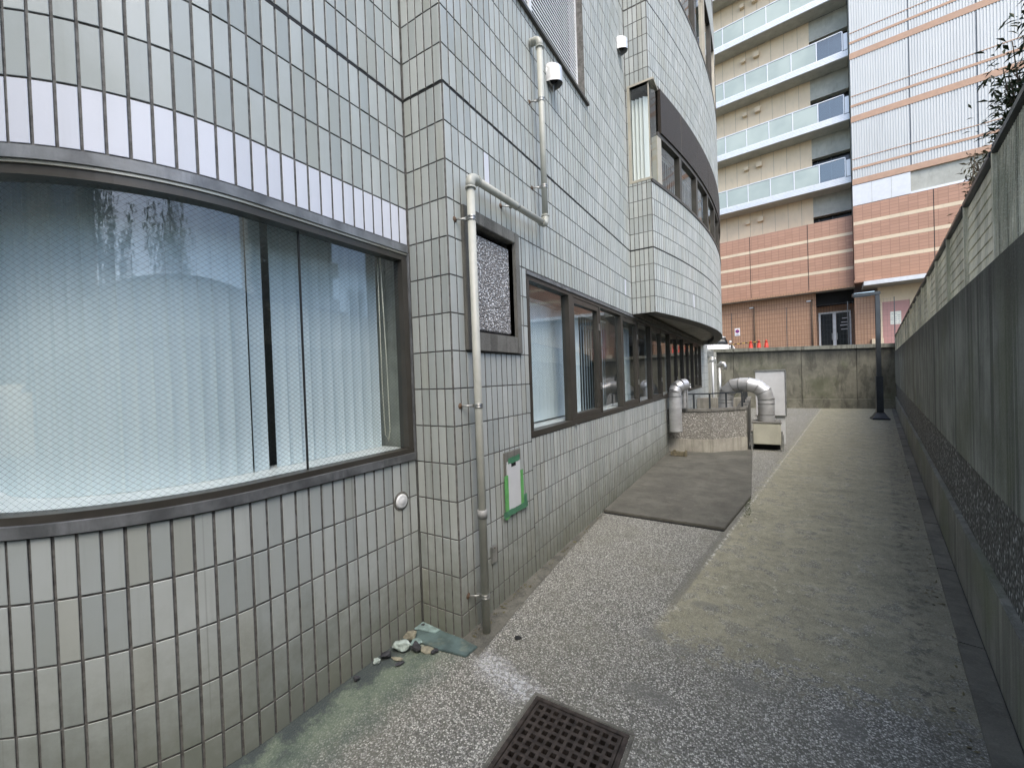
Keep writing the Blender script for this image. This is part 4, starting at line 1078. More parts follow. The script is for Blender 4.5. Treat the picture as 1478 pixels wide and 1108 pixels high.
hp = [(-1.50, 8.73), (-.86, 8.87), (-.33, 9.44), (-.33, 12.9)]
m = MB()
for p, q in zip(hp[:-1], hp[1:]): seg_box(m, p, q, .035, 1.165, 1.19)
m.build('top_rail', 'lamp_grey', rl)
for (x, y) in [(-1.15, 8.81), (-.87, 8.875), (-.60, 9.17), (-.33, 9.45), (-.33, 10.6), (-.33, 11.8), (-.33, 12.8)]:
    m = MB(); m.box(x-.016, x+.016, y-.0, y+.032, .883, 1.164); m.build('baluster', 'lamp_grey', rl)
d1 = thing('spiral_duct', 'steel duct with a lobster-back elbow hanging down in front of the window sill', 'duct', (-1.44, 8.52, .45))
def duct(parent, pts, r, name='duct_section', seam=True):
    for p, q in zip(pts[:-1], pts[1:]):
        p, q = Vector(p), Vector(q)
    m = MB(); m.tube(pts, r, 24, caps=False); o = m.build(name, 'duct_steel', parent)
    return o
def seam(parent, p, d, r):
    p, d = Vector(p), Vector(d).normalized(); m = MB(); m.tube([p-d*.008, p+d*.008], r+.006, 24, caps=False); m.build('seam_ring', 'galv', parent)
dx, dy = -1.447, 8.50; r_ = .118
duct(d1, [(dx, dy, .455), (dx, dy, 1.16)], r_); 
arc = [(dx, dy, 1.16), (dx, dy, 1.24), (dx+.025, dy+.03, 1.32), (dx+.085, dy+.10, 1.365), (dx+.16, dy+.20, 1.375)]
for k in range(len(arc)-1): duct(d1, [arc[k], arc[k+1]], r_-.001*k, 'elbow_segment')
duct(d1, [(dx+.155, dy+.20, 1.40), (dx+.155, dy+.2, .92)], .055)
seam(d1, (dx, dy, 1.15), (0, 0, 1), r_); seam(d1, (dx, dy, .462), (0, 0, 1), r_); seam(d1, arc[2], (.4, .5, .5), r_-.002)
m = MB(); m.tube([(dx, dy, .47), (dx, dy, .475)], r_-.006, 24); m.build('dark_mouth', 'black_hole', d1)
m = MB(); m.box(dx+.11, dx+.20, dy+.15, dy+.17, .90, 1.42); m.build('hanger', 'galv', d1)
d2 = thing('exhaust_duct', 'large bent steel duct arching over the areaway into a beige box', 'duct', (.085, 9.75, .03))
yl = 9.78; r2 = .145; xl, xr, zt = -.66, .085, 1.315
def gore(c, x0, z0, pts_): pass
PL_ = [(xl, yl+.18, .2), (xl, yl+.18, 1.0), (xl+.045, yl+.16, 1.17), (xl+.17, yl+.11, 1.295), (xl+.30, yl+.06, zt), (xr-.30, yl, zt), (xr-.15, yl, 1.275), (xr-.04, yl, 1.165), (xr, yl, 1.01), (xr, yl, .545)]
for k in range(len(PL_)-1):
    a_, b_ = PL_[max(0, k-1)], PL_[min(len(PL_)-1, k+2)]
full = MB(); full.tube(PL_, r2, 28, caps=False)
seg = 28
for k in range(len(PL_)-1):
    m = MB(); V = full.v[k*seg:(k+2)*seg]; m.add(V, [(j, (j+1) % seg, seg+(j+1) % seg, seg+j) for j in range(seg)], True); m.build('elbow_segment' if 0 < k < 8 and k != 4 else 'duct_section', 'duct_steel', d2)
for k in (1, 2, 3, 4, 5, 6, 7, 8):
    p = Vector(PL_[k]); d = (Vector(PL_[k+1])-Vector(PL_[k-1])).normalized(); seam(d2, p, d, r2+.001)
seam(d2, (xr, yl, .92), (0, 0, 1), r2); seam(d2, (xr, yl, .70), (0, 0, 1), r2-.003); seam(d2, (xr, yl, .57), (0, 0, 1), r2+.01); seam(d2, (xl, yl+.18, .93), (0, 0, 1), r2)
m = MB(); m.box(-.158, .318, 9.50, 10.0, .125, .545); m.build('fan_box', 'beige_box', d2, bevel=.012)
m = MB(); m.box(-.175, .335, 9.495, 10.02, .546, .566); m.build('box_lid', 'concrete_frame', d2, bevel=.003)
for (x, y) in ((-.20, 9.50), (.325, 9.50), (-.20, 9.96), (.325, 9.96)):
    m = MB(); m.box(x, x+.035, y, y+.05, 0, .33); m.build('leg', 'galv', d2)
m = MB(); m.box(-.15, .31, 9.7, 9.99, .0, .12); m.build('gap_shade', 'black_hole', d2)  # black block paints the shade in the open gap under the fan box
wb = thing('duct_hood', 'tall pale sheet metal hood with a rounded top behind the bent duct', 'hood', (.1, 10.4, 0))
def rounded(x0, x1, z0, z1, r_, n=6):
    P = [(x0, z0), (x1, z0)]
    for i in range(n+1): a = math.pi/2*i/n; P.append((x1-r_+r_*math.cos(a), z1-r_+r_*math.sin(a)))
    for i in range(n+1): a = math.pi/2*(1+i/n); P.append((x0+r_*.4+r_*.4*math.cos(a), z1-r_*.4+r_*.4*math.sin(a)))
    return P
def yprism(m, P, y0, y1):
    n = len(P); a = [(x, y0, z) for x, z in P]; b = [(x, y1, z) for x, z in P]
    return m.add(a+b, [tuple(range(n)), tuple(range(n, 2*n))[::-1]]+[(i, n+i, n+(i+1) % n, (i+1) % n) for i in range(n)])
m = MB(); yprism(m, rounded(-.10, .44, .60, 1.59, .05), 10.4, 10.75); m.build('hood_shell', 'white_alu', wb, bevel=.006)
m = MB(); yprism(m, rounded(-.115, .455, 1.575, 1.605, .012), 10.385, 10.77); m.build('top_flange', 'galv', wb)
m = MB(); m.box(.441, .462, 10.39, 10.76, .60, 1.57); m.build('side_flange', 'galv', wb)
m = MB(); m.box(-.12, .46, 10.385, 10.399, .60, .63); m.build('strap', 'galv', wb)
m = MB(); m.box(-.09, .43, 10.42, 10.74, .0, .598); m.build('base_box', 'white_alu', wb, bevel=.01)
wk = thing('old_clamp_block', 'weathered brown block with two bolt lugs lying by the areaway wall', 'block', (-1.35, 8.23, .035))
m = MB(); m.box(-1.50, -1.23, 8.16, 8.27, .036, .118); m.build('block_body', 'wood_old', wk, bevel=.008)
m = MB(); m.box(-1.255, -1.215, 8.145, 8.285, .036, .135); m.build('end_plate', 'wood_old', wk, bevel=.006)
m = MB(); m.tube([(-1.43, 8.21, .118), (-1.43, 8.21, .15)], .028, 10); m.tube([(-1.235, 8.21, .135), (-1.235, 8.21, .15)], .02, 10); m.build('lug', 'wood_old', wk)

# doorway and pipes at the far end of the tiled building
m = MB(); m.box(-9.5, XW-.02, 17.4, 20.1, 0, 2.45); m.box(-9.5, XW-.02, 16.4, 17.4, 2.2, 2.45); m.box(-9.5, XW-.9, 16.4, 17.4, 0, 2.2)
ax = thing('annex', 'low pale annex with a dark doorway between the tiled building and far wall', 'building', (-5, 18.3, 0))
m.build('wall', 'pale_concrete', ax)
m = MB(); m.box(XW-.89, XW-.83, 16.45, 17.35, 0, 2.15); m.build('door', 'navy_metal', ax)
wp = thing('white_pipe', 'slim white plastic pipe rising beside the far dark doorway', 'pipe', (-1.5, 17.0, 0))
m = MB(); m.tube([(-1.53, 16.95, 0), (-1.53, 16.95, 2.25)], .04, 12); m.build('pipe', 'white_alu', wp)
m = MB(); m.box(XW-.02, -1.47, 16.9, 17.0, 2.0, 2.04); m.build('bracket', 'galv', wp)
wp = thing('white_pipe', 'thicker white pipe with a hooked top near the far mossy wall', 'pipe', (-1.37, 17.9, 0))
m = MB(); m.tube([(-1.38, 17.9, 0), (-1.38, 17.9, 1.78)], .075, 14); m.build('pipe', 'galv', wp)
m = MB(); m.tube([(-1.38, 17.9, 1.76), (-1.37, 17.9, 1.86), (-1.31, 17.9, 1.92), (-1.22, 17.9, 1.90), (-1.18, 17.9, 1.80), (-1.18, 17.9, 1.66)], .078, 14); m.build('hook', 'galv', wp)
wp = thing('white_pipe', 'short white pipe stub behind the bent duct', 'pipe', (-1.0, 17.0, 0))
m = MB(); m.tube([(-1.02, 17.2, 0), (-1.02, 17.2, 1.15)], .055, 12); m.build('pipe', 'white_alu', wp)
m = MB(); m.tube([(-1.02, 17.2, 1.1), (-1.02, 17.2, 1.18)], .066, 12); m.build('collar', 'white_alu', wp)
ut = thing('gas_meter', 'small grey utility box with pipes on the corner by the far doorway', 'meter', (-1.45, 16.3, 2.2))
m = MB(); m.box(XW+.001, -1.42, 16.2, 16.38, 2.15, 2.36); m.build('meter_box', 'galv', ut, bevel=.02)
m = MB(); m.tube([(-1.47, 16.2, 2.12), (-1.47, 16.2, 1.95), (XW, 16.2, 1.95)], .02, 8); m.tube([(-1.38, 16.3, 2.12), (-1.38, 16.3, 1.90)], .02, 8); m.build('meter_pipe', 'galv', ut)

# ------------------------------------------------------------------ lamp post
lm = thing('lamp_post', 'dark square lamp post with a short arm by the right wall', 'lamp post', (3.03, 16.15, 0))
def sq(m, cx, cy, prof):
    V = []
    for (h, z) in prof: V += [(cx-h, cy-h, z), (cx+h, cy-h, z), (cx+h, cy+h, z), (cx-h, cy+h, z)]
    F = [(3, 2, 1, 0)]+[(4*i+j, 4*i+(j+1) % 4, 4*i+4+(j+1) % 4, 4*i+4+j) for i in range(len(prof)-1) for j in range(4)]
    n = 4*(len(prof)-1); F.append((n, n+1, n+2, n+3)); return m.add(V, F)
m = MB(); sq(m, 3.03, 16.15, [(.20, 0), (.20, .05), (.17, .07), (.10, .20), (.10, .22)]); m.build('base', 'navy_metal', lm, bevel=.006)
m = MB(); sq(m, 3.03, 16.15, [(.080, .22), (.080, 1.30)]); m.build('sleeve', 'navy_metal', lm, bevel=.006)
m = MB(); sq(m, 3.03, 16.15, [(.055, 1.30), (.052, 3.72)]); m.build('pole', 'lamp_grey', lm, bevel=.006)
m = MB(); m.box(2.45, 3.10, 16.09, 16.21, 3.73, 3.83); m.build('arm', 'lamp_grey', lm, bevel=.01)
m = MB(); m.box(2.48, 2.88, 16.105, 16.195, 3.712, 3.728); m.build('lamp_lens', 'lamp_grey', lm)
m = MB(); m.box(3.0, 3.06, 16.08, 16.089, .6, .85); m.build('access_door', 'lamp_grey', lm)

# ------------------------------------------------------------------ large building behind
BQ = Vector((3.6, 25, 0)); BU = Vector((-.9925, .122, 0)).normalized(); BN = Vector((-.122, -.9925, 0)).normalized()
def fb(s, o, z): v = BQ+BU*s+BN*o; return (v.x, v.y, z)
def fbox(m, s0, s1, o0, o1, z0, z1): return m.hexa([fb(s0, o0, z0), fb(s1, o0, z0), fb(s1, o1, z0), fb(s0, o1, z0), fb(s0, o0, z1), fb(s1, o0, z1), fb(s1, o1, z1), fb(s0, o1, z1)])
def fuv(co): v = Vector(co)-BQ; return (v.dot(BU)+.02, co[2]-5.5)
bb = thing('background_building', 'tall building with terracotta tiled base, glass balconies and white ribbed cladding', 'building', tuple(BQ))
def F_(name, mat, *b, parent=None, uv=None, bevel=0):
    m = MB(); fbox(m, *b); return m.build(name, mat, parent or bb, uv, bevel)
ZG = 2.05; SL = 14.0; SR = -13.0
F_('wall', 'brown_tile', 1.24, SL, -3.0, -.42, ZG, 5.36, uv=fuv)
F_('wall', 'brown_tile', -.28, 1.24, -3.0, -1.3, ZG, 5.36, uv=fuv)
F_('wall', 'beige_wall', 1.22, SL, -6, -.85, 5.5, 26)
F_('wall', 'pale_concrete', -.28, 1.22, -6, -1.25, 5.5, 26)
bk = F_('brick_cladding', 'brick_tile', -.27, SL, -.45, 0, 5.47, 8.74, uv=fuv)
for z in (6.29, 7.12, 7.91): F_('stripe', 'tan_pale' if 'tan_pale' in M else 'beige_wall', -.268, SL, -.1, .004, z-.07, z+.07, parent=bk)
for s in (1.45, 3.96, 6.5): F_('joint', 'black_joint', s-.012, s+.012, -.1, .006, 5.47, 8.74, parent=bk)
F_('edge_trim', 'brown_tile', -.30, SL, -.45, .03, 5.37, 5.465, uv=fuv)
F_('soffit', 'pale_concrete', -.3, SL, -3.0, -.0, 5.361, 5.369)
# downpipes, sign
for s in (3.89, 1.36):
    m = MB(); a = fb(s, -.37, ZG); b_ = fb(s, -.37, 5.05); m.tube([a, b_], .04, 10); m.build('downpipe', 'rust', bb)
    F_('lamp_bracket', 'white_alu', s+.02, s+.22, -.42, -.36, 4.97, 5.03)
# entrance recess with double glass door
F_('recess_side', 'brown_tile', 1.20, 1.239, -1.3, -.42, ZG, 5.36, uv=fuv)
F_('recess_head', 'black_hole', -.28, 1.20, -1.3, -.6, 4.75, 5.36)
dr = F_('door', 'white_alu', -.17, 1.12, -1.29, -1.22, 4.36, 4.44)
for (a, b_) in ((1.04, 1.12), (.42, .55), (-.17, -.10)): F_('door_frame', 'white_alu', a, b_, -1.29, -1.20, ZG, 4.36, parent=dr)
for (a, b_) in ((.56, 1.03), (-.09, .41)):
    F_('door_pane', 'dark_window', a, b_, -1.27, -1.25, ZG+.08, 4.355, parent=dr)
for s in (.39, .585): F_('handle', 'galv', s-.012, s+.012, -1.235, -1.17, 3.0, 3.35, parent=dr)
for z in (3.5, 3.7, 3.85, 4.05): F_('shelf_goods', 'sign_white', -.02, .22+.04*math.sin(9*z), -1.249, -1.246, z, z+.03, parent=dr)
# lower right: beige tiles, pink door with notice
F_('wall', 'brown_tile', -1.10, -.28, -3.0, .05, ZG, 4.95, uv=fuv); F_('wall', 'beige_wall', SR, -1.10, -3.0, .0, ZG, 5.3)
pk = F_('door', 'pink_door', -2.14, -1.24, .001, .05, ZG, 4.50)
F_('door_frame', 'beige_wall', -1.235, -1.18, .001, .07, ZG, 4.55, parent=pk); F_('door_frame', 'beige_wall', -2.20, -2.145, .001, .07, ZG, 4.55, parent=pk)
nt_ = F_('notice', 'paper', -1.86, -1.50, .051, .057, 3.45, 4.03, parent=pk)
for r_i in range(6):
    z = 3.96-r_i*.085
    for c_i in range(3): 
        if random.random() < .85: F_('notice_line', 'sign_text', -1.83+c_i*.115, -1.83+c_i*.115+random.uniform(.05, .095), .0571, .058, z-.035, z-.018, parent=pk)
F_('handle', 'galv', -2.09, -1.95, .051, .09, 3.38, 3.43, parent=pk)
F_('step_box', 'beige_wall', -1.25, -.85, .051, .30, ZG, 2.85)
cn = F_('canopy', 'pale_concrete', SR, -.56, -.6, 1.0, 5.20, 5.36)
F_('canopy_face', 'white_alu', SR, -.58, 1.001, 1.03, 5.22, 5.40, parent=cn)
# right block: brick base, white ribbed cladding
OR = .5
bk2 = F_('brick_cladding', 'brick_tile', SR, -.29, -3.0, OR, 5.60, 8.98, uv=fuv)
for z in (6.44, 7.31, 8.18): F_('stripe', 'beige_wall', SR, -.291, OR-.1, OR+.004, z-.075, z+.075, parent=bk2)
for s in (-2.89, -5.5, -8.1): F_('joint', 'black_joint', s-.012, s+.012, OR-.1, OR+.006, 5.60, 8.98, parent=bk2)
F_('edge_trim', 'brick_tile', SR, -.27, -3, OR+.02, 5.47, 5.595, uv=fuv)
F_('wall', 'pale_concrete', SR, -.30, -6, OR-.08, 8.99, 26)
F_('panel', 'white_panel', -2.21, -.29, OR-.08, OR, 9.0, 9.93)
for s in (-.95, -1.6): F_('panel_joint', 'pale_concrete', s-.006, s+.006, OR, OR+.003, 9.0, 9.93)
F_('band', 'tan_band', SR, -.285, OR-.08, OR+.02, 9.95, 10.21)
F_('recess_ledge', 'white_alu', SR, -2.215, OR-.3, OR-.04, 9.0, 9.09)
def corr(s0, s1, z0, z1, mat='corrugated', pitch=.085, d=.022, parent=bb, f=fb, o=OR):
    n = max(2, int((s1-s0)/pitch)); V = []; prof = []
    for i in range(n):
        b0 = s0+(s1-s0)*i/n; w = (s1-s0)/n
        prof += [(b0, 0), (b0+w*.42, 0), (b0+w*.5, d), (b0+w*.92, d)]
    prof.append((s1, 0))
    for (s, q) in prof: V += [f(s, o-d+q-.002, z0), f(s, o-d+q-.002, z1)]
    m = MB(); m.add(V, [(2*i, 2*i+2, 2*i+3, 2*i+1) for i in range(len(prof)-1)]); return m.build('ribbed_panel', mat, parent)
cols_ = [-.29, -2.24, -4.19, -6.15, -8.1, -10.05, -12.0]
lev = [10.21]
zb = 10.21
while zb < 24:
    bands = [(zb, zb+.42), (zb+.52, zb+.90), (zb+.93, zb+2.60)]
    for (z0, z1) in bands:
        for a, b_ in zip(cols_[:-1], cols_[1:]): corr(b_+.012, a-.012, z0, z1)
    F_('band', 'tan_band', SR, -.288, OR-.06, OR+.008, zb+.42, zb+.52)
    F_('line', 'tan_band', SR, -.288, OR-.06, OR+.005, zb+.90, zb+.93)
    F_('band', 'tan_band', SR, -.286, OR-.06, OR+.012, zb+2.60, zb+2.87)
    zb += 2.87
for s in cols_[1:-1]: F_('vertical_joint', 'lamp_grey', s-.012, s+.012, OR-.06, OR+.001, 10.21, 24)
# balconies
for k in range(5):
    z0 = 10.28+2.95*k
    bl = F_('balcony', 'pale_concrete', -.26, SL, -.85, -.03, z0, z0+.22)
    F_('fascia', 'white_alu', -.26, SL, -.029, .03, z0+.02, z0+.29, parent=bl)
    for q in (z0+.09, z0+.16, z0+.23): F_('fascia_groove', 'galv', -.26, SL, .031, .034, q-.006, q+.006, parent=bl)
    F_('rail', 'white_alu', -.06, SL, -.03, .02, z0+1.22, z0+1.26, parent=bl); F_('rail', 'white_alu', -.06, SL, -.03, .02, z0+.30, z0+.335, parent=bl)
    ps = [-.06]+[.92+1.015*i for i in range(13)]
    for i, s in enumerate(ps):
        F_('baluster', 'white_alu', s-.02, s+.02, -.031, .022, z0+.335, z0+1.22, parent=bl)
        if i < len(ps)-1: F_('glass_panel', 'frosted_glass' if i else 'tinted_glass', s+.025, ps[i+1]-.025, -.01, .0, z0+.35, z0+1.21, parent=bl) if ('tinted_glass' in M or i) else F_('glass_panel', 'far_glass', s+.025, ps[i+1]-.025, -.01, .0, z0+.35, z0+1.21, parent=bl)
    F_('end_frame', 'white_alu', -.25, -.10, -.03, .02, z0+.335, z0+1.10, parent=bl)
for k in range(-1, 5):
    z0 = 10.28+2.95*k; zc = z0+2.95; zf = z0+.22 if k >= 0 else 8.74
    F_('lintel', 'pale_concrete', -.28, 1.22, -1.25, -.87, zc-1.0, zc-.001)
    F_('window_band', 'dark_window', -.28, 1.22, -1.24, -1.21, zf, zc-1.0)
    for s in (.45, 1.0): F_('window_frame', 'lamp_grey', s-.02, s+.02, -1.21, -1.17, zf, zc-1.0)
    for i in range(20):
        s = 1.70+.58*i
        if s < SL: F_('wall_joint', 'concrete_frame', s-.005, s+.005, -.85, -.847, zf, zc)
    for (s, w) in ((3.55, .17), (4.15, .13)): F_('vent_box', 'beige_wall', s-w, s+w*.6, -.85, -.65, zc-.62, zc-.62+w*1.5, bevel=.01)
sg = thing('no_parking_sign', 'small white no parking sign on the brown tiled wall', 'sign', fb(4.72, -.42, 3.75))
F_('plate', 'sign_white', 4.60, 4.86, -.419, -.405, 3.55, 3.97, parent=sg)
def disc(s, z, r_, o0, o1, mat, name):
    m = MB(); n = 20; V = [fb(s+r_*math.cos(2*math.pi*i/n), o0, z+r_*math.sin(2*math.pi*i/n)) for i in range(n)]+[fb(s+r_*math.cos(2*math.pi*i/n), o1, z+r_*math.sin(2*math.pi*i/n)) for i in range(n)]
    m.add(V, [tuple(range(n)), tuple(range(n, 2*n))[::-1]]+[(i, (i+1) % n, n+(i+1) % n, n+i) for i in range(n)]); m.build(name, mat, sg)
disc(4.73, 3.80, .10, -.405, -.402, 'sign_red', 'ring'); disc(4.73, 3.80, .078, -.402, -.400, 'sign_blue', 'disc')
m = MB(); V = []
for (a, b_) in ((-.062, .045), (-.045, .062), (.062, -.045), (.045, -.062)): V.append(fb(4.73+a, -.399, 3.80+b_))
m.add(V, [(0, 1, 2, 3)]); m.build('slash', 'sign_red', sg)
for z in (3.63, 3.595): F_('caption', 'sign_blue', 4.65, 4.81, -.404, -.403, z-.008, z+.008, parent=sg)

# ------------------------------------------------------------------ car, cones and bar on the upper road
def cone(x, y, label):
    c = thing('traffic_cone', label, 'traffic cone', (x, y, ZG), 'traffic cones by the brown tiled wall')
    m = MB(); sq(m, x, y, [(.17, ZG), (.17, ZG+.035), (.13, ZG+.05)]); m.build('base', 'cone_red', c)
    m = MB(); m.lathe([(.15, .05), (.06, .74), (.045, .76), (.0, .76)], (x, y, ZG), 18); m.build('body', 'cone_red', c)
    m = MB(); m.tube([(x, y, ZG+.76), (x, y, ZG+.86)], .045, 10); m.build('top_knob', 'cone_red', c)
cone(-.34, 21.0, 'red traffic cone carrying the end of the striped bar'); cone(-.03, 21.05, 'red traffic cone standing between two other cones'); cone(.25, 21.1, 'red traffic cone farthest from the parked car')
br_ = thing('striped_bar', 'black and yellow striped barrier bar running from the car to a cone', 'barrier bar', (-1, 21.1, 2.7))
A, B = Vector((-1.2, 21.12, 2.80)), Vector((-.03, 20.98, 2.86))
n = 11
for i in range(n):
    m = MB(); m.tube([A+(B-A)*(i/n), A+(B-A)*((i+1)/n)], .019, 8); m.build('band', 'yellow' if i % 2 else 'rubber', br_)
m = MB(); m.tube([(-1.1, 21.12, ZG), (-1.1, 21.12, 2.80)], .02, 8); m.build('stand', 'rubber', br_)
car = thing('parked_car', 'white car parked on the road above the far wall', 'car', (-2.15, 23.3, ZG))
cm = Matrix.Translation((-2.15, 23.3, ZG)) @ Matrix.Rotation(R(-76), 4, 'Z') @ Matrix.Diagonal((1, 1, 1.16, 1))
# side profile (x forward, z up), lofted across the width
def loft(prof_fn, ys, name, mat, smooth=True):
    m = MB(); V = []; n = None
    for y in ys:
        P = prof_fn(y); n = len(P); V += [(x, y, z) for x, z in P]
    F = [(i*n+j, i*n+(j+1) % n, (i+1)*n+(j+1) % n, (i+1)*n+j) for i in range(len(ys)-1) for j in range(n)]
    F += [tuple(range(n))[::-1], tuple((len(ys)-1)*n+j for j in range(n))]
    m.add(V, F, smooth); m.xf(cm); return m.build(name, mat, car)
def bodyp(y):
    t = abs(y)/.80; k = 1-.10*t**3; q = .05*t**2
    return [(-1.70*k, .22), (-1.78*k, .45), (-1.74*k, .74-q), (-1.2*k, .80-q), (.55, .80-q), (1.25*k, .74-q), (1.66*k, .62-q), (1.76*k, .45), (1.70*k, .22)]
loft(bodyp, [-.80, -.74, -.6, -.3, 0, .3, .6, .74, .80], 'body', 'car_paint')
def cabp(y):
    t = abs(y)/.68; k = 1-.06*t**2; q = .06*t**2
    return [(-1.25, .76), (-.80*k, 1.17-q), (-.1*k, 1.20-q), (.18*k, 1.14-q), (.80, .77)]
loft(cabp, [-.66, -.55, -.25, 0, .25, .55, .66], 'cabin_glass', 'car_glass')
def roofp(y):
    t = abs(y)/.68; k = 1-.06*t**2; q = .06*t**2
    return [(-.84*k, 1.165-q), (-.80*k, 1.19-q), (-.1*k, 1.22-q), (.20*k, 1.16-q), (.22*k, 1.125-q)]
loft(roofp, [-.60, -.5, -.25, 0, .25, .5, .60], 'roof', 'car_paint')
for sy in (-1, 1):
    m = MB(); m.box(1.44, 1.66, sy*.62-.12, sy*.62+.12, .50, .62); m.xf(cm); m.build('headlight', 'headlight', car, bevel=.03)
    m = MB(); m.box(.42, .60, sy*.80-.05, sy*.80+.05, .82, .92); m.xf(cm); m.build('mirror', 'car_paint', car, bevel=.02)
    m = MB(); m.box(-.05, .01, sy*.665-.02, sy*.665+.02, .78, 1.14); m.xf(cm); m.build('pillar', 'car_paint', car)
    for x in (-1.12, 1.15):
        m = MB(); m.lathe([(0, -.09), (.24, -.09), (.28, -.06), (.28, .06), (.24, .09), (0, .09)], (0, 0, 0), 24); m.xf(cm @ Matrix.Translation((x, sy*.70, .28)) @ Matrix.Rotation(math.pi/2, 4, 'X')); w_ = m.build('wheel', 'rubber', car)
        m = MB(); m.lathe([(0, 0), (.18, 0), (.19, .015), (0, .02)], (0, 0, 0), 16); m.xf(cm @ Matrix.Translation((x, sy*.795, .28)) @ Matrix.Rotation(-sy*math.pi/2, 4, 'X')); m.build('rim', 'galv', w_)
m = MB(); m.box(1.66, 1.775, -.42, .42, .27, .40); m.xf(cm); m.build('grille', 'rubber', car, bevel=.015)
m = MB(); m.box(1.765, 1.785, -.17, .17, .42, .50); m.xf(cm); m.build('number_plate', 'sign_white', car)

# ------------------------------------------------------------------ plants behind the fence
def shrub(label, s, o, zb, w, h, n, leaf, mat, seed, lean=-.1):
    rng = random.Random(seed); base = Vector(rp(s, o, 2.05)); sh = thing('shrub', label, 'shrub', tuple(base), 'shrubs behind the panel fence')
    st = MB(); lf = MB(); tips = []
    nb = max(6, n//45)
    for b_ in range(nb):
        a = rng.uniform(0, 2*math.pi); rr = w*math.sqrt(rng.random()); tip = base+Vector((math.cos(a)*rr+RN.x*lean, math.sin(a)*rr*1.2+RN.y*lean, (zb-2.05)+h*(.25+.75*rng.random()*(1-.35*rr/w))))
        mid = base.lerp(tip, .55)+Vector((rng.gauss(0, .05), rng.gauss(0, .05), .05)); st.tube([base+Vector((rng.gauss(0, .03), rng.gauss(0, .03), 0)), mid, tip], .008, 6, True, [.009, .005, .002])
        tips.append((mid, tip))
    for i in range(n):
        mid, tip = rng.choice(tips); t = rng.uniform(.0, 1.0); p = mid.lerp(tip, t)+Vector((rng.gauss(0, .055), rng.gauss(0, .055), rng.gauss(0, .05)))*min(1, w/.2)
        d = (tip-mid).normalized()*.5+Vector((rng.gauss(0, .6), rng.gauss(0, .6), rng.gauss(-.05, .45))); d.normalize()
        L = leaf*rng.uniform(.6, 1.15); W = L*.13; sd_ = d.cross(Vector((rng.gauss(0, .5), rng.gauss(0, .5), 1))).normalized(); up = sd_.cross(d)
        q = p+d*L*.5-Vector((0, 0, L*.06)); e = p+d*L-Vector((0, 0, L*.22))
        lf.add([p, q+sd_*W+up*W*.5, e, q-sd_*W+up*W*.5, q], [(0, 1, 4), (1, 2, 4), (2, 3, 4), (3, 0, 4)])
    st.build('stem', 'stem', sh); lf.build('foliage', mat, sh)
shrub('dark bushy long-leaved shrub rising highest over the fence', .50, .32, 2.86, .17, .62, 4200, .060, 'leaf_dark', 1, -.06)
shrub('low shrub with brownish leaves showing over the dark fence cap', 1.42, .24, 2.92, .11, .26, 900, .055, 'leaf_brown', 2, -.06)
shrub('tiny tuft of brown leaves on the fence beyond the shrubs', 3.4, .25, 2.95, .10, .30, 160, .06, 'leaf_brown', 3, -.04)
shrub('dense dark shrub beside the long-leaved one, at the near fence end', .15, .50, 2.95, .30, 1.0, 3600, .062, 'leaf_dark', 4)
for k, lb in enumerate(('dark hedge shrub nearest the rounded corner, mirrored in the curved window', 'dark hedge shrub standing between two others, mirrored in the curved window', 'dark hedge shrub nearest the ribbed building, mirrored in the curved window')): shrub(lb, -3.2-2.1*k, .95, 2.7, .75, 1.5, 1300, .14, 'leaf_dark', 20+k)

# ------------------------------------------------------------------ surroundings seen only as reflections in the glass
ob = thing('ribbed_building', 'grey ribbed building with painted-on sunlit panels mirrored at the top of the curved window', 'building', (2, -12, ZG))
m = MB(); m.box(-9, 7, -21, -12, 2.05, 21); m.build('wall', 'pale_concrete', ob)
fz = lambda s, o, z: (s, -12+o, z)
for i, (a, b_) in enumerate([(-8.9, -6.6), (-6.2, -3.9), (-3.5, -1.2), (-.8, 1.5), (1.9, 4.2), (4.6, 6.9)]): corr(a, b_, 2.1, 20.8, 'corrugated_sunlit' if i % 2 else 'corrugated', .30, .12, ob, fz, .25)  # every other panel is tinted warm, painting sunlight onto the grey cladding
tw = thing('balcony_tower', 'tall tower with stacked balconies mirrored in the curved window', 'building', (28, 16, ZG))
m = MB(); m.box(27, 34, 14, 22, 2.05, 30); m.build('wall', 'pale_concrete', tw)
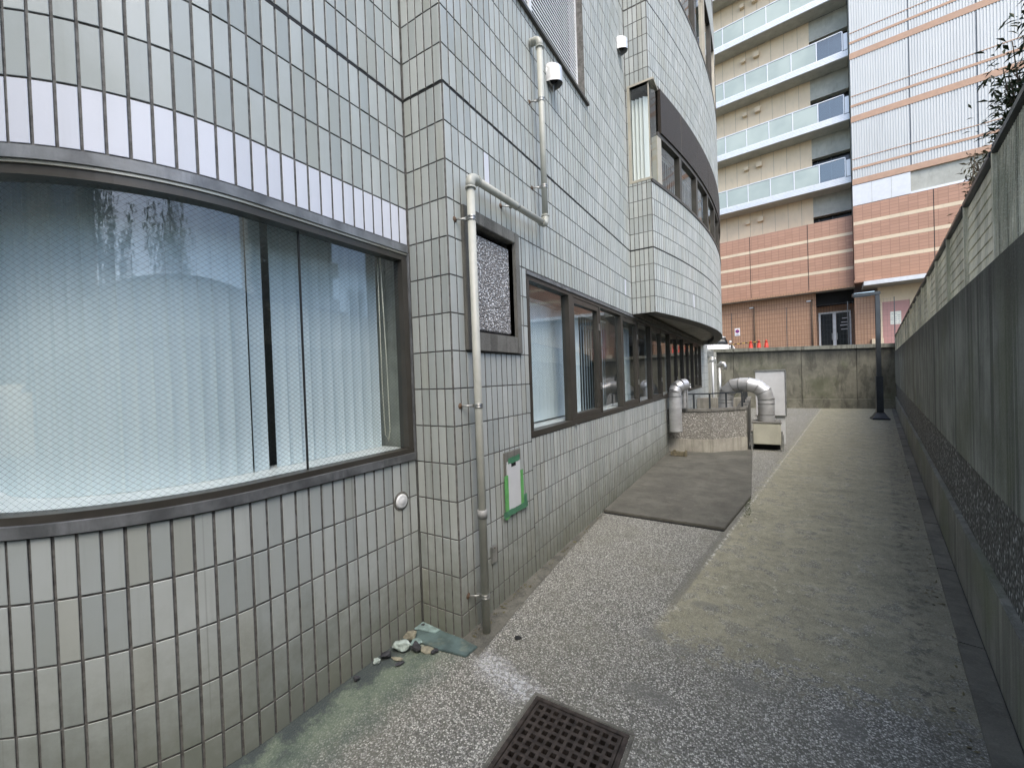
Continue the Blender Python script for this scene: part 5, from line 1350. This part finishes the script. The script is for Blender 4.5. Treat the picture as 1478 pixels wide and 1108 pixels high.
for k in range(9): m = MB(); m.box(25.9, 27, 14.2, 21.8, 4.6+3*k, 5.7+3*k); m.build('balcony', 'white_alu', tw)
tr = thing('street_tree', 'dark leafy tree mirrored in the curved window', 'tree', (3.8, -7.2, ZG))
m = MB(); m.tube([(3.8, -7.2, ZG), (3.85, -7.2, 4.2), (3.9, -7.1, 6.0), (4.0, -7.0, 8.2)], .1, 8, True, [.16, .12, .09, .03])
lf = MB(); rng = random.Random(5)
for b_ in range(26):
    z = rng.uniform(3.6, 7.8); a = rng.uniform(0, 6.28); L = 1.7*(1-abs(z-5.4)/4.2); tip = Vector((3.9+math.cos(a)*L, -7.1+math.sin(a)*L, z+.5)); st = Vector((3.87, -7.15, z-.3)); m.tube([st, tip], .02, 5, True, [.03, .008])
    for i in range(150):
        p = st.lerp(tip, rng.uniform(.3, 1.05))+Vector((rng.gauss(0, .28), rng.gauss(0, .28), rng.gauss(0, .25))); d = Vector((rng.gauss(0, 1), rng.gauss(0, 1), rng.gauss(0, .6))).normalized(); s_ = d.cross(Vector((0, 0, 1))).normalized()*.045
        lf.add([p, p+d*.07+s_, p+d*.15, p+d*.07-s_], [(0, 1, 2, 3)])
m.build('trunk', 'stem', tr); lf.build('crown', 'leaf_dark', tr)

# ------------------------------------------------------------------ grit and leaf litter swept to the edges
rng = random.Random(77); m = MB()
for i in range(420):
    if i < 300: s_ = rng.uniform(-.6, 13); p = Vector(rp(s_, -.13-abs(rng.gauss(0, .05)), .003))
    else: p = Vector((XW+.02+abs(rng.gauss(0, .035)), rng.uniform(2.0, 4.6), .006))
    a = rng.uniform(0, 6.28); L = rng.uniform(.004, .017); W = L*rng.uniform(.3, .7); d = Vector((math.cos(a), math.sin(a), 0)); q = Vector((-d.y, d.x, 0))
    m.add([p-d*L, p+q*W+Vector((0, 0, rng.uniform(0, .006))), p+d*L+Vector((0, 0, rng.uniform(0, .008))), p-q*W], [(0, 1, 2, 3)])
tag(m.build('leaf_litter', 'leaf_brown'), 'scattered brown leaf litter and grit along the foot of both walls', 'litter', kind='stuff')
